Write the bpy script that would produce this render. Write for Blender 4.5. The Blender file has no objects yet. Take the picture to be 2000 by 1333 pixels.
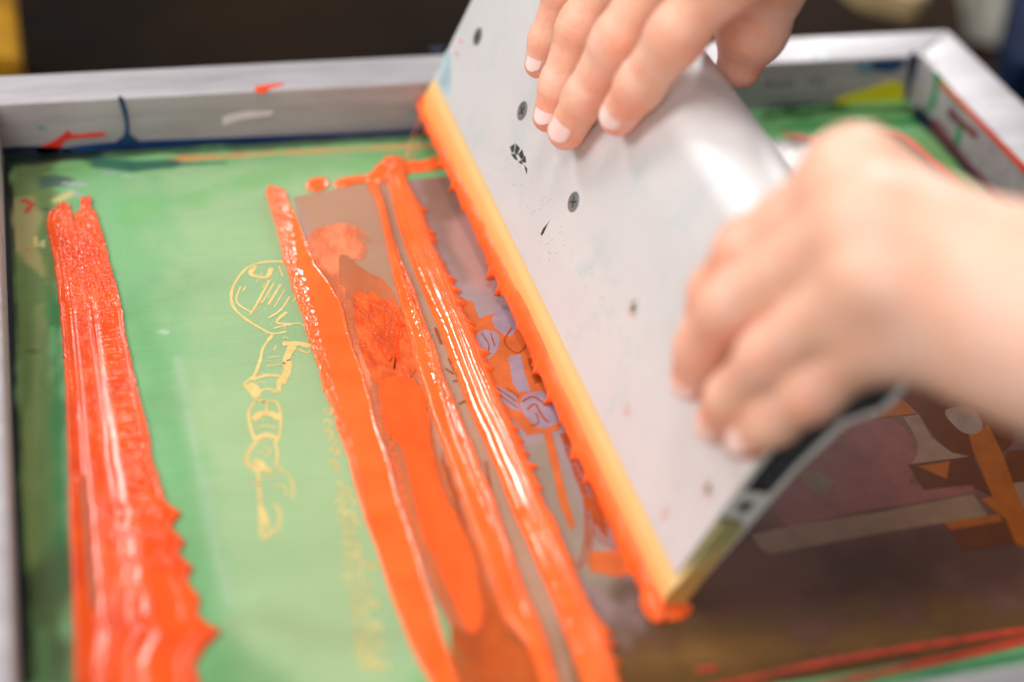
import bpy, bmesh, math, random
import numpy as np
from mathutils import Vector, Matrix
from mathutils.geometry import tessellate_polygon
random.seed(7); RNG = np.random.default_rng(7)
S = 0.001                                   # every length below is in millimetres

# ------------------------------------------------------------------ camera
sc = bpy.context.scene
CAMP = np.array([36.9, -700.97, 432.19]); CROT = (0.895265, -0.094587, -0.273962); FPX = 2907.6
camd = bpy.data.cameras.new('camera'); cam = bpy.data.objects.new('camera', camd)
sc.collection.objects.link(cam); sc.camera = cam
cam.location = CAMP * S; cam.rotation_euler = CROT
camd.sensor_width = 36; camd.lens = FPX / 2000 * 36; camd.clip_start = 0.02; camd.clip_end = 50
camd.dof.use_dof = True; camd.dof.focus_distance = 0.690; camd.dof.aperture_fstop = 2.3

# ------------------------------------------------------------------ world, lamps, exposure
w = bpy.data.worlds.new('World'); sc.world = w; w.use_nodes = True
bg = w.node_tree.nodes['Background']; bg.inputs[0].default_value = (0.93, 0.95, 1.0, 1); bg.inputs[1].default_value = 0.15
def area(name, loc, target, size, power, col, sy=None):
    l = bpy.data.lights.new(name, 'AREA'); l.energy = power; l.color = col
    l.shape = 'RECTANGLE'; l.size = size * S; l.size_y = (sy or size) * S
    o = bpy.data.objects.new(name, l); sc.collection.objects.link(o)
    o.location = Vector(loc) * S
    o.rotation_euler = (Vector(target) - Vector(loc)).to_track_quat('-Z', 'Y').to_euler()
    return o
area('window_light', (150, -140, 1400), (180, -170, 0), 300, 6.0, (1.0, 0.96, 0.90), 300)
area('side_light', (-980, -60, 900), (200, -160, 60), 560, 12.8, (1.0, 0.965, 0.945))
area('hand_fill', (300, -500, 1300), (250, -220, 60), 300, 2.0, (1.0, 0.96, 0.92))  # unseen fill from above the camera side, added to brighten the hands
area('right_window', (1050, 1000, 640), (220, -150, 0), 160, 9.5, (1.0, 0.97, 0.95), 640)
area('left_window', (-430, 900, 1020), (170, -120, 40), 300, 8.5, (1.0, 0.97, 0.94), 340)
area('front_fill', (-350, -1250, 850), (200, -200, 40), 560, 8.5, (1.0, 0.965, 0.94))  # unseen fill added behind the camera to brighten faces turned this way
sc.view_settings.view_transform = 'Standard'; sc.view_settings.look = 'None'
sc.view_settings.exposure = 0.0; sc.view_settings.gamma = 1.0

# ------------------------------------------------------------------ picture point -> place
def _rot(rx, ry, rz):
    cx, sx, cy, sy, cz, sz = np.cos(rx), np.sin(rx), np.cos(ry), np.sin(ry), np.cos(rz), np.sin(rz)
    return (np.array([[cz, -sz, 0], [sz, cz, 0], [0, 0, 1]]) @ np.array([[cy, 0, sy], [0, 1, 0], [-sy, 0, cy]])
            @ np.array([[1, 0, 0], [0, cx, -sx], [0, sx, cx]]))
CM = _rot(*CROT)
def ray(u, v): return CM @ np.array([(u - 1000) / FPX, -(v - 666.5) / FPX, -1.0])
def on_plane(u, v, p0, n):
    d = ray(u, v); t = np.dot(np.asarray(p0, float) - CAMP, n) / np.dot(d, n); return CAMP + t * d
def on_z(u, v, z=0.0): return on_plane(u, v, (0, 0, z), np.array([0, 0, 1.0]))
def zs(pts, z=0.0): return [on_z(a, b, z) for a, b in pts]

# ------------------------------------------------------------------ names
col = sc.collection
def tag(o, label=None, cat=None, group=None, kind=None):
    if label: o['label'] = label
    if cat: o['category'] = cat
    if group: o['group'] = group
    if kind: o['kind'] = kind
    return o
def empty(name, loc=(0, 0, 0)):
    o = bpy.data.objects.new(name, None); col.objects.link(o); o.location = Vector(loc) * S; o.empty_display_size = 0.02
    return o
def link(name, me, mat=None, parent=None, smooth=False):
    me.name = name
    o = bpy.data.objects.new(name, me); col.objects.link(o)
    if mat: me.materials.append(mat)
    if smooth: me.polygons.foreach_set('use_smooth', [True] * len(me.polygons))
    if parent:
        o.parent = parent; o.matrix_parent_inverse = Matrix.Translation(-parent.location) if parent.parent is None else Matrix.Identity(4)
    return o
def pymesh(name, V, F, mat=None, parent=None, smooth=False):
    me = bpy.data.meshes.new(name); me.from_pydata([tuple(np.asarray(v) * S) for v in V], [], [tuple(f) for f in F]); me.update()
    return link(name, me, mat, parent, smooth)
def fix_normals(o):
    bm = bmesh.new(); bm.from_mesh(o.data); bmesh.ops.recalc_face_normals(bm, faces=bm.faces); bm.to_mesh(o.data); bm.free(); return o

# ------------------------------------------------------------------ noise in numpy
_H = RNG.random((256, 256))
def vnoise(x, y, oct=3, seed=0):
    x = np.asarray(x, float); y = np.asarray(y, float); out = np.zeros(np.broadcast(x, y).shape); a = 1.0; tot = 0
    for k in range(oct):
        xs = x * 2 ** k + seed * 17.3 + k * 5.1; ys = y * 2 ** k + seed * 7.7 + k * 9.2
        xi = np.floor(xs).astype(int); yi = np.floor(ys).astype(int); fx = xs - xi; fy = ys - yi
        fx = fx * fx * (3 - 2 * fx); fy = fy * fy * (3 - 2 * fy)
        g = lambda i, j: _H[i % 256, j % 256]
        out += a * ((g(xi, yi) * (1 - fx) + g(xi + 1, yi) * fx) * (1 - fy) + (g(xi, yi + 1) * (1 - fx) + g(xi + 1, yi + 1) * fx) * fy)
        tot += a; a *= 0.5
    return out / tot
def catmull(P, n=8, closed=False):
    P = [np.asarray(p, float) for p in P]; out = []; N = len(P)
    rng = range(N) if closed else range(N - 1)
    for i in rng:
        if closed: a, b, c, d = P[i - 1], P[i], P[(i + 1) % N], P[(i + 2) % N]
        else: a, b, c, d = P[max(i - 1, 0)], P[i], P[i + 1], P[min(i + 2, N - 1)]
        for k in range(n):
            t = k / n
            out.append(0.5 * ((2 * b) + (-a + c) * t + (2 * a - 5 * b + 4 * c - d) * t * t + (-a + 3 * b - 3 * c + d) * t ** 3))
    if not closed: out.append(P[-1])
    return out
def lin(r, g, b):                            # 8-bit picture value -> linear
    f = lambda c: (c / 255 / 12.92) if c / 255 <= 0.04045 else ((c / 255 + 0.055) / 1.055) ** 2.4
    return (f(r), f(g), f(b), 1)

# ------------------------------------------------------------------ materials
def nt(name):
    m = bpy.data.materials.new(name); m.use_nodes = True; return m, m.node_tree, m.node_tree.nodes['Principled BSDF']
def node(t, kind, **kw):
    n = t.nodes.new(kind)
    for k, v in kw.items():
        if k.startswith('i_'):
            key = k[2:]; key = int(key) if key.isdigit() else key.replace('_', ' '); n.inputs[key].default_value = v
        else: setattr(n, k, v)
    return n
def ramp(t, fac, stops):
    r = t.nodes.new('ShaderNodeValToRGB'); t.links.new(fac, r.inputs[0]); e = r.color_ramp.elements
    while len(e) < len(stops): e.new(0.5)
    for k, (p, c) in enumerate(stops): e[k].position = p; e[k].color = c
    return r.outputs[0]
def mixc(t, fac, a, b, mode='MIX'):
    m = t.nodes.new('ShaderNodeMix'); m.data_type = 'RGBA'; m.blend_type = mode
    for s, v in ((m.inputs[0], fac), (m.inputs[6], a), (m.inputs[7], b)):
        if hasattr(v, 'is_linked') or hasattr(v, 'links'): t.links.new(v, s)
        else: s.default_value = v
    return m.outputs[2]
def bump(t, b, h, strength, dist):
    n = node(t, 'ShaderNodeBump'); n.inputs['Strength'].default_value = strength; n.inputs['Distance'].default_value = dist
    t.links.new(h, n.inputs['Height']); t.links.new(n.outputs[0], b.inputs['Normal'])
def objco(t, scale=(1, 1, 1), rot=(0, 0, 0)):
    tc = node(t, 'ShaderNodeTexCoord'); mp = node(t, 'ShaderNodeMapping'); mp.inputs['Scale'].default_value = scale; mp.inputs['Rotation'].default_value = rot
    t.links.new(tc.outputs['Object'], mp.inputs[0]); return mp.outputs[0]
def noise(t, co, scale, detail=4, rough=0.5):
    n = node(t, 'ShaderNodeTexNoise'); n.inputs['Scale'].default_value = scale; n.inputs['Detail'].default_value = detail
    n.inputs['Roughness'].default_value = rough; t.links.new(co, n.inputs['Vector']); return n.outputs[0]

def m_metal(name, c1, c2, metal=0.75, r0=0.28, r1=0.5, stretch=(1, 1, 1), smudge=None, brush=0.06):
    m, t, b = nt(name)
    co = objco(t, stretch); n1 = noise(t, co, 14, 5, 0.6); n2 = noise(t, objco(t), 55, 6, 0.65)
    c = ramp(t, n1, [(0.3, c1), (0.7, c2)])
    if smudge:
        s = ramp(t, noise(t, objco(t, (1, 1.2, 1)), 34, 6, 0.72), [(0.54, (0, 0, 0, 1)), (0.78, (1, 1, 1, 1))])
        c = mixc(t, s, c, smudge)
    t.links.new(c, b.inputs['Base Color'])
    rr = node(t, 'ShaderNodeMapRange'); rr.inputs[3].default_value = r0; rr.inputs[4].default_value = r1
    t.links.new(n2, rr.inputs[0]); t.links.new(rr.outputs[0], b.inputs['Roughness'])
    b.inputs['Metallic'].default_value = metal
    bump(t, b, noise(t, objco(t, (stretch[0] * 3, stretch[1] * 3, stretch[2] * 3)), 160, 3), brush, 0.0004)
    return m
def m_ink(name, c1, c2, rough=0.16, bumps=0.5, scale=500, coat=0.12, sss=0.0):
    m, t, b = nt(name)
    c = ramp(t, noise(t, objco(t), 40, 4), [(0.35, c1), (0.65, c2)])
    t.links.new(c, b.inputs['Base Color']); b.inputs['Roughness'].default_value = rough
    b.inputs['Coat Weight'].default_value = coat; b.inputs['Coat Roughness'].default_value = 0.08
    if bumps: bump(t, b, noise(t, objco(t), scale, 3, 0.6), bumps, 0.0006)
    return m
def m_flat(name, c, rough=0.5, var=0.12, scale=60, alpha=1.0, spec=0.5):
    m, t, b = nt(name)
    d = tuple(x * (1 - var * 2) for x in c[:3]) + (1,); e = tuple(min(1, x * (1 + var)) for x in c[:3]) + (1,)
    cc = ramp(t, noise(t, objco(t), scale, 5, 0.6), [(0.35, d), (0.65, e)])
    t.links.new(cc, b.inputs['Base Color']); b.inputs['Roughness'].default_value = rough
    b.inputs['Specular IOR Level'].default_value = spec
    if alpha < 1: b.inputs['Alpha'].default_value = alpha
    return m
def m_vcol(name, rough=0.4, weave=True, spec=0.5, sss=0, bstr=0.12, coat=0.0):
    m, t, b = nt(name)
    a = node(t, 'ShaderNodeVertexColor', layer_name='Col'); c = a.outputs[0]
    if weave:
        v1 = noise(t, objco(t, (1, 14, 1)), 40, 5, 0.65); v2 = noise(t, objco(t, (9, 1, 1)), 60, 5, 0.65)
        c = mixc(t, 0.06, c, ramp(t, v1, [(0.35, (0.25, 0.25, 0.25, 1)), (0.65, (1, 1, 1, 1))]), 'SOFT_LIGHT')
        c = mixc(t, 0.03, c, ramp(t, v2, [(0.35, (0.25, 0.25, 0.25, 1)), (0.65, (1, 1, 1, 1))]), 'SOFT_LIGHT')
    t.links.new(c, b.inputs['Base Color']); b.inputs['Roughness'].default_value = rough
    b.inputs['Specular IOR Level'].default_value = spec; b.inputs['Coat Weight'].default_value = coat
    b.inputs['Coat Roughness'].default_value = 0.35
    if weave: bump(t, b, noise(t, objco(t, (1, 1, 1)), 900, 2), bstr, 0.0003)
    return m

ALU_RAIL = m_metal('rail_aluminium', (0.32, 0.30, 0.32, 1), (0.46, 0.44, 0.46, 1), 0.3, 0.42, 0.6, (1, 6, 6))
ALU_GRIP = m_metal('handle_aluminium', (0.66, 0.65, 0.655, 1), (0.74, 0.73, 0.735, 1), 0.35, 0.48, 0.62, (3, 0.6, 1), (0.54, 0.64, 0.64, 1), 0.03)
STEEL = m_metal('screw_steel', (0.42, 0.42, 0.43, 1), (0.58, 0.58, 0.59, 1), 0.85, 0.25, 0.4)
INK_RED = m_ink('ink_deep_orange', (0.68, 0.052, 0.001, 1), (0.82, 0.086, 0.002, 1), 0.25, 0.22, 420, .12)
INK = m_ink('ink_orange', (0.95, 0.12, 0.014, 1), (1.0, 0.160, 0.026, 1), 0.12, 0.05, 500, .9)
INK_FLAT = m_ink('ink_film', (0.90, 0.10, 0.012, 1), (0.98, 0.135, 0.02, 1), 0.35, 0.15, 900, 0.15)

# ------------------------------------------------------------------ thin shapes laid on a surface
def slab(name, poly3, n, thick, mat, parent=None, dome=0.0):
    """a thin body with the given outline (list of 3D points on a plane), proud of the surface along n"""
    n = np.asarray(n, float); P = [np.asarray(p) for p in poly3]; N = len(P)
    tri = tessellate_polygon([[Vector(p) for p in P]])
    V = [p + n * thick for p in P] + [p - n * 0.02 for p in P]
    F = [tuple(t) for t in tri] + [tuple(N + k for k in reversed(t)) for t in tri] + [(i, (i + 1) % N, N + (i + 1) % N, N + i) for i in range(N)]
    return fix_normals(pymesh(name, V, F, mat, parent))
def zslab(name, px, z, thick, mat, parent=None, smooth=True, n=5):
    P = catmull(px, n, True) if smooth else [np.asarray(p, float) for p in px]
    return slab(name, [on_z(p[0], p[1], z) for p in P], (0, 0, 1), thick, mat, parent)
def strokes(name, lines, z, mat, parent=None, thick=0.08, n=5):
    """ribbons along polylines of picture points; width in mm; joined into one part"""
    V, F = [], []
    for k, (pts, wd) in enumerate(lines):
        if name == 'stencil_drawing': wd = (np.array(wd) * .95).tolist()
        P = [on_z(p[0], p[1], z + 0.004 * (k % 9)) for p in catmull(pts, n)]
        ws = np.interp(np.linspace(0, 1, len(P)), np.linspace(0, 1, len(wd)) if hasattr(wd, '__len__') else [0, 1], wd if hasattr(wd, '__len__') else [wd, wd])
        b0 = len(V)
        for i, p in enumerate(P):
            tdir = P[min(i + 1, len(P) - 1)] - P[max(i - 1, 0)]; tdir /= np.linalg.norm(tdir) + 1e-9
            s = np.array([-tdir[1], tdir[0], 0]) * ws[i] * 0.5 * (0.8 + 0.4 * _H[(i * 7 + k * 13) % 256, k % 256])
            V += [p + s + (0, 0, thick), p - s + (0, 0, thick)]
        for i in range(len(P) - 1): F.append((b0 + 2 * i, b0 + 2 * i + 1, b0 + 2 * i + 3, b0 + 2 * i + 2))
    return fix_normals(pymesh(name, V, F, mat, parent))

# ================================================================== THE SCREEN FRAME
W, H, T, D = 530.0, 30.0, 36.0, 431.0
TB = 30.0
frame = tag(empty('screen_frame'), 'aluminium screen printing frame with ink stained rails and green coated mesh', 'screen frame')
def rail(px, mat, name='rail'):
    """mitred hollow-looking rail from a top-view quad, with softened edges"""
    bm = bmesh.new(); z0, z1 = -9.0, H
    lo = [bm.verts.new(Vector((x, y, z0)) * S) for x, y in px]; hi = [bm.verts.new(Vector((x, y, z1)) * S) for x, y in px]
    bm.faces.new(hi); bm.faces.new(lo[::-1])
    for i in range(4): bm.faces.new((lo[i], lo[(i + 1) % 4], hi[(i + 1) % 4], hi[i]))
    bmesh.ops.recalc_face_normals(bm, faces=bm.faces)
    bmesh.ops.bevel(bm, geom=[e for e in bm.edges], offset=1.1 * S, segments=3, affect='EDGES', profile=0.6)
    me = bpy.data.meshes.new(name); bm.to_mesh(me); bm.free()
    return link(name, me, mat, frame, True)
TL = 34.0
g = 0.25
rail([(g, g), (W - g, g), (W + T - g, TB), (-TL + g, TB)], ALU_RAIL)
rail([(W, 0), (W + T, TB), (W + T, -D - TB), (W, -D)], ALU_RAIL)
rail([(0, 0), (-TL, TB), (-TL, -D - TB), (0, -D)], ALU_RAIL)
rail([(g, -D - g), (W - g, -D - g), (W + T - g, -D - TB), (-TL + g, -D - TB)], ALU_RAIL)
# weld bead at the mitre of the far right corner
WELD = m_metal('weld_bead', (0.75, 0.74, 0.73, 1), (0.85, 0.84, 0.83, 1), 0.6, 0.25, 0.5)
V, F = [], []
wp = catmull([(W - 3, 1, H + .1), (W + 1.5, 0, H + .9), (W + 3, -4, H + .6), (W + 2, -12, H + .2)], 6)
for i, p in enumerate(wp):
    for k in range(8):
        a = k / 8 * 2 * math.pi; r = 1.6 + 0.5 * math.sin(i * 1.7)
        V.append(p + np.array([math.cos(a) * r, math.cos(a) * r * .3, math.sin(a) * r * 0.7]))
for i in range(len(wp) - 1):
    for k in range(8): F.append((i * 8 + k, i * 8 + (k + 1) % 8, i * 8 + 8 + (k + 1) % 8, i * 8 + 8 + k))
fix_normals(pymesh('weld_bead', V, F, WELD, frame, True))

# ---- coated mesh: sheet with its stains and a painted reflection as a colour attribute
def seg_dist(X, Y, poly):
    """signed distance (inside negative) of points to a closed polygon"""
    P = np.array(poly)[:, :2]; d = np.full(X.shape, 1e9); inside = np.zeros(X.shape, bool)
    for i in range(len(P)):
        ax, ay = P[i]; bx, by = P[(i + 1) % len(P)]; ex, ey = bx - ax, by - ay
        t = np.clip(((X - ax) * ex + (Y - ay) * ey) / (ex * ex + ey * ey + 1e-9), 0, 1)
        d = np.minimum(d, np.hypot(X - ax - t * ex, Y - ay - t * ey))
        c = ((ay > Y) != (by > Y)); 
        with np.errstate(divide='ignore', invalid='ignore'): xi = ex * (Y - ay) / (ey if ey else 1e-9) + ax
        inside ^= c & (X < xi)
    return np.where(inside, -d, d)
def line_dist(X, Y, pts):
    P = np.array(pts)[:, :2]; d = np.full(X.shape, 1e9)
    for i in range(len(P) - 1):
        ax, ay = P[i]; ex, ey = P[i + 1] - P[i]
        t = np.clip(((X - ax) * ex + (Y - ay) * ey) / (ex * ex + ey * ey + 1e-9), 0, 1)
        d = np.minimum(d, np.hypot(X - ax - t * ex, Y - ay - t * ey))
    return d
def sheet(name, x0, x1, y0, y1, z, step, paints, base, mat, parent, clip=None):
    nx, ny = int((x1 - x0) / step) + 1, int((y1 - y0) / step) + 1
    xs, ys = np.linspace(x0, x1, nx), np.linspace(y0, y1, ny); X, Y = np.meshgrid(xs, ys)
    C = np.ones((ny, nx, 3)) * np.array(base[:3])
    wob = (vnoise(X / 15, Y / 19, 3, 3) - .5)
    for k, (kind, pts, c, feather, amt, *rest) in enumerate(paints):
        q = zs(pts)
        if kind == 'P': d = seg_dist(X, Y, q)
        else: d = line_dist(X, Y, q) - rest[0]
        d = d + wob * feather * 1.2
        a = np.clip(0.5 - d / max(feather, .1), 0, 1); a = a * a * (3 - 2 * a) * amt
        if amt < 1: a = a * (0.86 + 0.28 * np.clip(vnoise(X / 34, Y / 12, 3, k) , 0, 1)).clip(0, 1.0)
        C = C * (1 - a[..., None]) + np.array(c[:3]) * a[..., None]
    C = C * np.array([1.03, .96, .90])
    C = C * .88 + C.mean(-1, keepdims=True) * .10
    C = C * (0.74 + 0.18 * vnoise(X / 60, Y / 30, 4, 9))[..., None]
    idx = np.arange(nx * ny).reshape(ny, nx)
    Fq = np.stack([idx[:-1, :-1], idx[:-1, 1:], idx[1:, 1:], idx[1:, :-1]], -1).reshape(-1, 4)
    if clip is not None:                       # keep cells touching the outline, snap their outer corners onto it
        sd = seg_dist(X, Y, clip).ravel(); Fq = Fq[(sd[Fq] < 0).any(1)]
        P = np.array(clip)[:, :2]; bd = np.full(X.shape, 1e9); bx, by = X.copy(), Y.copy()
        for i in range(len(P)):
            ax, ay = P[i]; ex, ey = P[(i + 1) % len(P)] - P[i]
            t = np.clip(((X - ax) * ex + (Y - ay) * ey) / (ex * ex + ey * ey + 1e-9), 0, 1)
            qx, qy = ax + t * ex, ay + t * ey; dd = np.hypot(X - qx, Y - qy); m_ = dd < bd
            bd = np.where(m_, dd, bd); bx = np.where(m_, qx, bx); by = np.where(m_, qy, by)
        out = (sd.reshape(X.shape) > 0); X = np.where(out, bx, X); Y = np.where(out, by, Y)
    V = np.stack([X, Y, np.full_like(X, z)], -1).reshape(-1, 3) * S
    me = bpy.data.meshes.new(name); me.vertices.add(len(V)); me.vertices.foreach_set('co', V.ravel())
    me.loops.add(Fq.size); me.loops.foreach_set('vertex_index', Fq.ravel().astype(np.int32))
    me.polygons.add(len(Fq)); me.polygons.foreach_set('loop_start', np.arange(0, Fq.size, 4, dtype=np.int32)); me.polygons.foreach_set('loop_total', np.full(len(Fq), 4, np.int32))
    me.update(calc_edges=True); me.validate()
    a = me.color_attributes.new('Col', 'FLOAT_COLOR', 'POINT'); a.data.foreach_set('color', np.concatenate([C.reshape(-1, 3), np.ones((nx * ny, 1))], 1).ravel())
    return link(name, me, mat, parent)
G = lambda r, g_, b: tuple(c * 1.0 for c in lin(r, g_, b)[:3])
GREEN = G(118, 188, 124)
paints = [
    ('P', [(20, 380), (600, 300), (700, 1333), (250, 1333), (20, 1333)], G(126, 188, 134), 40, .8),
    ('P', [(300, 330), (700, 290), (900, 1333), (500, 1333), (440, 1150), (345, 730), (330, 560)], G(156, 196, 146), 30, .9),     # paler: the mesh's milky reflection painted into the green
    ('P', [(350, 760), (420, 1100), (450, 1400), (800, 1400), (700, 900), (600, 700)], G(166, 203, 150), 22, .75),
    ('L', [(345, 700), (385, 900), (425, 1100), (450, 1180)], G(176, 208, 180), 5, .7, 1.5),
    ('P', [(245, 560), (330, 700), (420, 1120), (450, 1340), (385, 1340), (330, 950)], G(100, 174, 112), 20, .65),
    ('P', [(395, 1230), (520, 1290), (600, 1400), (380, 1400)], G(92, 158, 96), 18, .6),
    ('L', [(470, 1210), (640, 1240), (760, 1250)], G(150, 176, 128), 14, .6, 4),
    ('P', [(560, 650), (700, 900), (800, 1180), (860, 1400), (620, 1400), (590, 1000)], G(168, 200, 150), 24, .5),
    ('L', [(240, 420), (560, 330), (860, 312), (1500, 250), (1800, 225)], G(108, 186, 108), 20, .6, 7),    # fresh green top margin
    ('P', [(10, 310), (110, 300), (115, 800), (135, 1333), (30, 1333)], G(98, 124, 62), 8, .95),          # olive left margin
    ('P', [(45, 700), (95, 690), (120, 1333), (60, 1333)], G(84, 128, 54), 9, .6),
    ('P', [(10, 390), (60, 385), (80, 420), (75, 480), (85, 540), (40, 500), (12, 470)], G(166, 158, 98), 4, .85),
    ('L', [(84, 600), (60, 860), (64, 1100)], G(128, 150, 84), 4, .7, 2.5),
    ('P', [(95, 560), (118, 600), (125, 800), (128, 1150), (112, 1130), (100, 800)], G(30, 128, 66), 5, .8),
    ('P', [(60, 1100), (140, 1080), (150, 1400), (60, 1400)], G(60, 76, 40), 22, .7),
    ('L', [(82, 1230), (88, 1330)], G(96, 150, 90), 4, .8, 2),
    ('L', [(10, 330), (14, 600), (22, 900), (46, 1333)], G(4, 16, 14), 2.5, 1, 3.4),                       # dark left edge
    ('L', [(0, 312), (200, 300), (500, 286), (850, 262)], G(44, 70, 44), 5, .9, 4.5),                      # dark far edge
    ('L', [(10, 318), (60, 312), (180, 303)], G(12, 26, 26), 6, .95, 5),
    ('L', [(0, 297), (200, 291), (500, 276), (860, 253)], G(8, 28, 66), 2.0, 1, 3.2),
    ('L', [(330, 312), (450, 305), (600, 296), (850, 285)], G(214, 164, 92), 2.8, .95, 2.0),               # ochre streak
    ('L', [(355, 309), (470, 303)], G(220, 130, 60), 2, .8, 1.4),
    ('L', [(190, 318), (260, 325), (330, 320)], G(16, 96, 84), 4, .9, 5),
    ('L', [(330, 322), (440, 318)], G(30, 110, 80), 2.5, .8, 1.6),
    ('L', [(90, 340), (170, 322)], G(110, 172, 84), 3, .8, 2),
    ('P', [(68, 345), (110, 340), (150, 350), (130, 366), (80, 368)], G(62, 92, 88), 3, .9),
    ('L', [(125, 358), (165, 362)], G(168, 176, 186), 2.5, .9, 2.2), ('L', [(205, 340), (222, 338)], G(150, 172, 170), 2, .8, 1.6),
    ('L', [(243, 344), (255, 345)], G(160, 190, 176), 2, .8, 1.2), ('L', [(135, 372), (160, 385)], G(176, 180, 190), 3, .8, 2),
    ('L', [(112, 392), (135, 380)], G(214, 206, 130), 3, .9, 2.6),
    ('L', [(46, 392), (62, 400), (52, 414)], G(186, 52, 26), 1.4, .95, 1.5), ('L', [(88, 408), (96, 409)], G(34, 70, 62), 1.6, .9, 1),
    ('L', [(57, 487), (60, 488)], G(190, 60, 30), 1, .9, .8), ('L', [(58, 686), (72, 687)], G(70, 86, 50), 2, .8, 1.3),
    ('L', [(70, 465), (74, 480)], G(220, 196, 110), 2, .9, 1.4), ('L', [(84, 470), (86, 482)], G(196, 204, 150), 1.6, .8, .9),
    ('L', [(101, 640), (104, 690)], G(90, 180, 120), 2, .7, 1.2), ('L', [(316, 648), (326, 650)], G(190, 220, 196), 2, .7, 1.2),
    # far right margin
    ('L', [(1500, 228), (1640, 215), (1780, 215)], G(40, 96, 34), 5, .9, 4),
    ('L', [(1500, 212), (1600, 204), (1650, 204)], G(16, 40, 24), 4, .9, 2),
    ('L', [(1530, 250), (1650, 240), (1800, 240)], G(66, 164, 84), 4, .85, 4),
    ('L', [(1700, 238), (1790, 238)], G(6, 128, 60), 4, .9, 3.4),
    ('L', [(1810, 270), (1900, 370), (1980, 460)], G(118, 180, 100), 8, .95, 7),
    ('L', [(1880, 380), (1960, 470)], G(128, 160, 80), 8, .6, 5),
    ('L', [(1790, 225), (1880, 320), (2010, 465)], G(18, 30, 44), 3.4, 1, 3.6),
]
EMUL = m_vcol('coated_mesh', 0.27, True, 0.4, coat=0.0)
mesh = sheet('screen_mesh', 0.2, W - .2, -D + .2, -0.2, 0.0, 1.7, paints, GREEN, EMUL, frame)
mesh['label'] = 'green coated mesh stretched inside the frame'


# ---- open window of the mesh, with the print seen through it
WIN = zs([(572, 386), (640, 372), (716, 362), (870, 345)]) + [np.array(p) for p in [(441., -36, 0), (500, -37, 0), (511, -60, 0), (513, -300, 0), (512, -401, 0), (300, -402, 0), (160, -400, 0), (146, -300, 0), (142, -150, 0)]]
LILAC = G(168, 146, 150)
wp_ = [
    ('P', [(1190, 700), (1350, 600), (2150, 500), (2150, 1420), (900, 1420), (1240, 1200)], G(108, 74, 64), 20, 1.0),  # right side darker, the shade lying there painted into the mesh colour
    ('P', [(560, 360), (800, 340), (860, 640), (640, 640)], G(186, 142, 112), 14, .9),
    ('P', [(800, 340), (900, 330), (1000, 520), (900, 560)], G(140, 104, 86), 12, .9),
    ('P', [(870, 440), (930, 420), (1010, 560), (1000, 620), (930, 600)], G(190, 146, 142), 10, .95),
    ('P', [(880, 560), (1010, 570), (1100, 760), (1250, 1000), (1240, 1180), (1140, 1150), (1020, 850)], G(160, 142, 150), 8, .9),
    ('P', [(1020, 880), (1080, 850), (1160, 1060), (1220, 1180), (1120, 1130)], G(152, 140, 124), 8, .9),
    ('P', [(960, 880), (1060, 1100), (1120, 1333), (1050, 1333), (960, 1060)], G(178, 150, 132), 6, .8),
    ('P', [(1180, 1150), (1400, 1130), (1650, 1180), (1500, 1250), (1180, 1240)], G(86, 62, 44), 24, .95),
    ('P', [(1400, 1000), (2100, 850), (2100, 1190), (1700, 1240), (1380, 1200)], G(100, 66, 58), 24, .9),
    ('P', [(1500, 1040), (2000, 990), (2100, 1160), (1600, 1180)], G(70, 46, 38), 40, .8),  # deeper shade of the lower right, painted in as well
    ('P', [(880, 1230), (1500, 1230), (2050, 1180), (2050, 1270), (1500, 1400), (880, 1400)], G(104, 74, 36), 30, 1.0),
    ('L', [(1200, 1290), (1500, 1275), (1800, 1245)], G(134, 98, 48), 16, .6, 4),
    ('L', [(1150, 1230), (1400, 1215), (1700, 1180)], G(96, 72, 46), 8, .6, 3),
    ('P', [(560, 480), (800, 480), (1000, 900), (1140, 1400), (860, 1400), (600, 700)], G(184, 144, 118), 10, .95),
    ('P', [(860, 1080), (1010, 1200), (1100, 1400), (880, 1400)], G(150, 84, 34), 14, .9),
    ('P', [(1540, 262), (1760, 262), (1880, 385), (1700, 420), (1560, 330)], G(96, 74, 38), 8, .95),
]
FABRIC = m_vcol('open_mesh', 0.22, True, 0.22, bstr=0.15)
openw = sheet('open_mesh', 136, 516, -405, -32, 0.10, 1.6, wp_, LILAC, FABRIC, frame, WIN)
openw['label'] = 'brown see-through window of the mesh'

def pr(name, c, rough=0.3, var=0.08): return m_flat(name, lin(*c), rough, var, 90, 1.0, .15)
P_MAUVE, P_PALE, P_BROWN, P_ORANGE, P_LILAC = pr('print_mauve', (112, 64, 58)), pr('print_pale', (112, 84, 66)), pr('print_brown', (84, 40, 14)), pr('print_orange', (132, 68, 16)), pr('print_lilac', (150, 130, 144))
P_GREY = pr('print_grey', (122, 98, 86))
P_FILM, P_FILM2, P_CREAM, P_OLIVE = pr('print_rust', (196, 98, 50)), pr('print_dark_rust', (164, 74, 34)), pr('stencil_cream', (218, 190, 124)), pr('print_olive', (104, 80, 58))
zz = [0.12]
def shape(px, mat, smooth=False, name='print_shape'):
    zz[0] += 0.008
    if px[0][0] < 1300:                                     # worn, uneven outlines in the drawn part
        P = catmull(px, 5, True) if smooth else [np.array(px[i]) * (1 - f) + np.array(px[(i + 1) % len(px)]) * f for i in range(len(px)) for f in (0, .2, .4, .6, .8)]
        px = [(p[0] + 5 * (vnoise(p[0] / 9, p[1] / 9, 2, 81) - .5), p[1] + 5 * (vnoise(p[0] / 9, p[1] / 9, 2, 82) - .5)) for p in P]; smooth = False
    return zslab(name, px, zz[0], 0.02, mat, frame, smooth)
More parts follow.
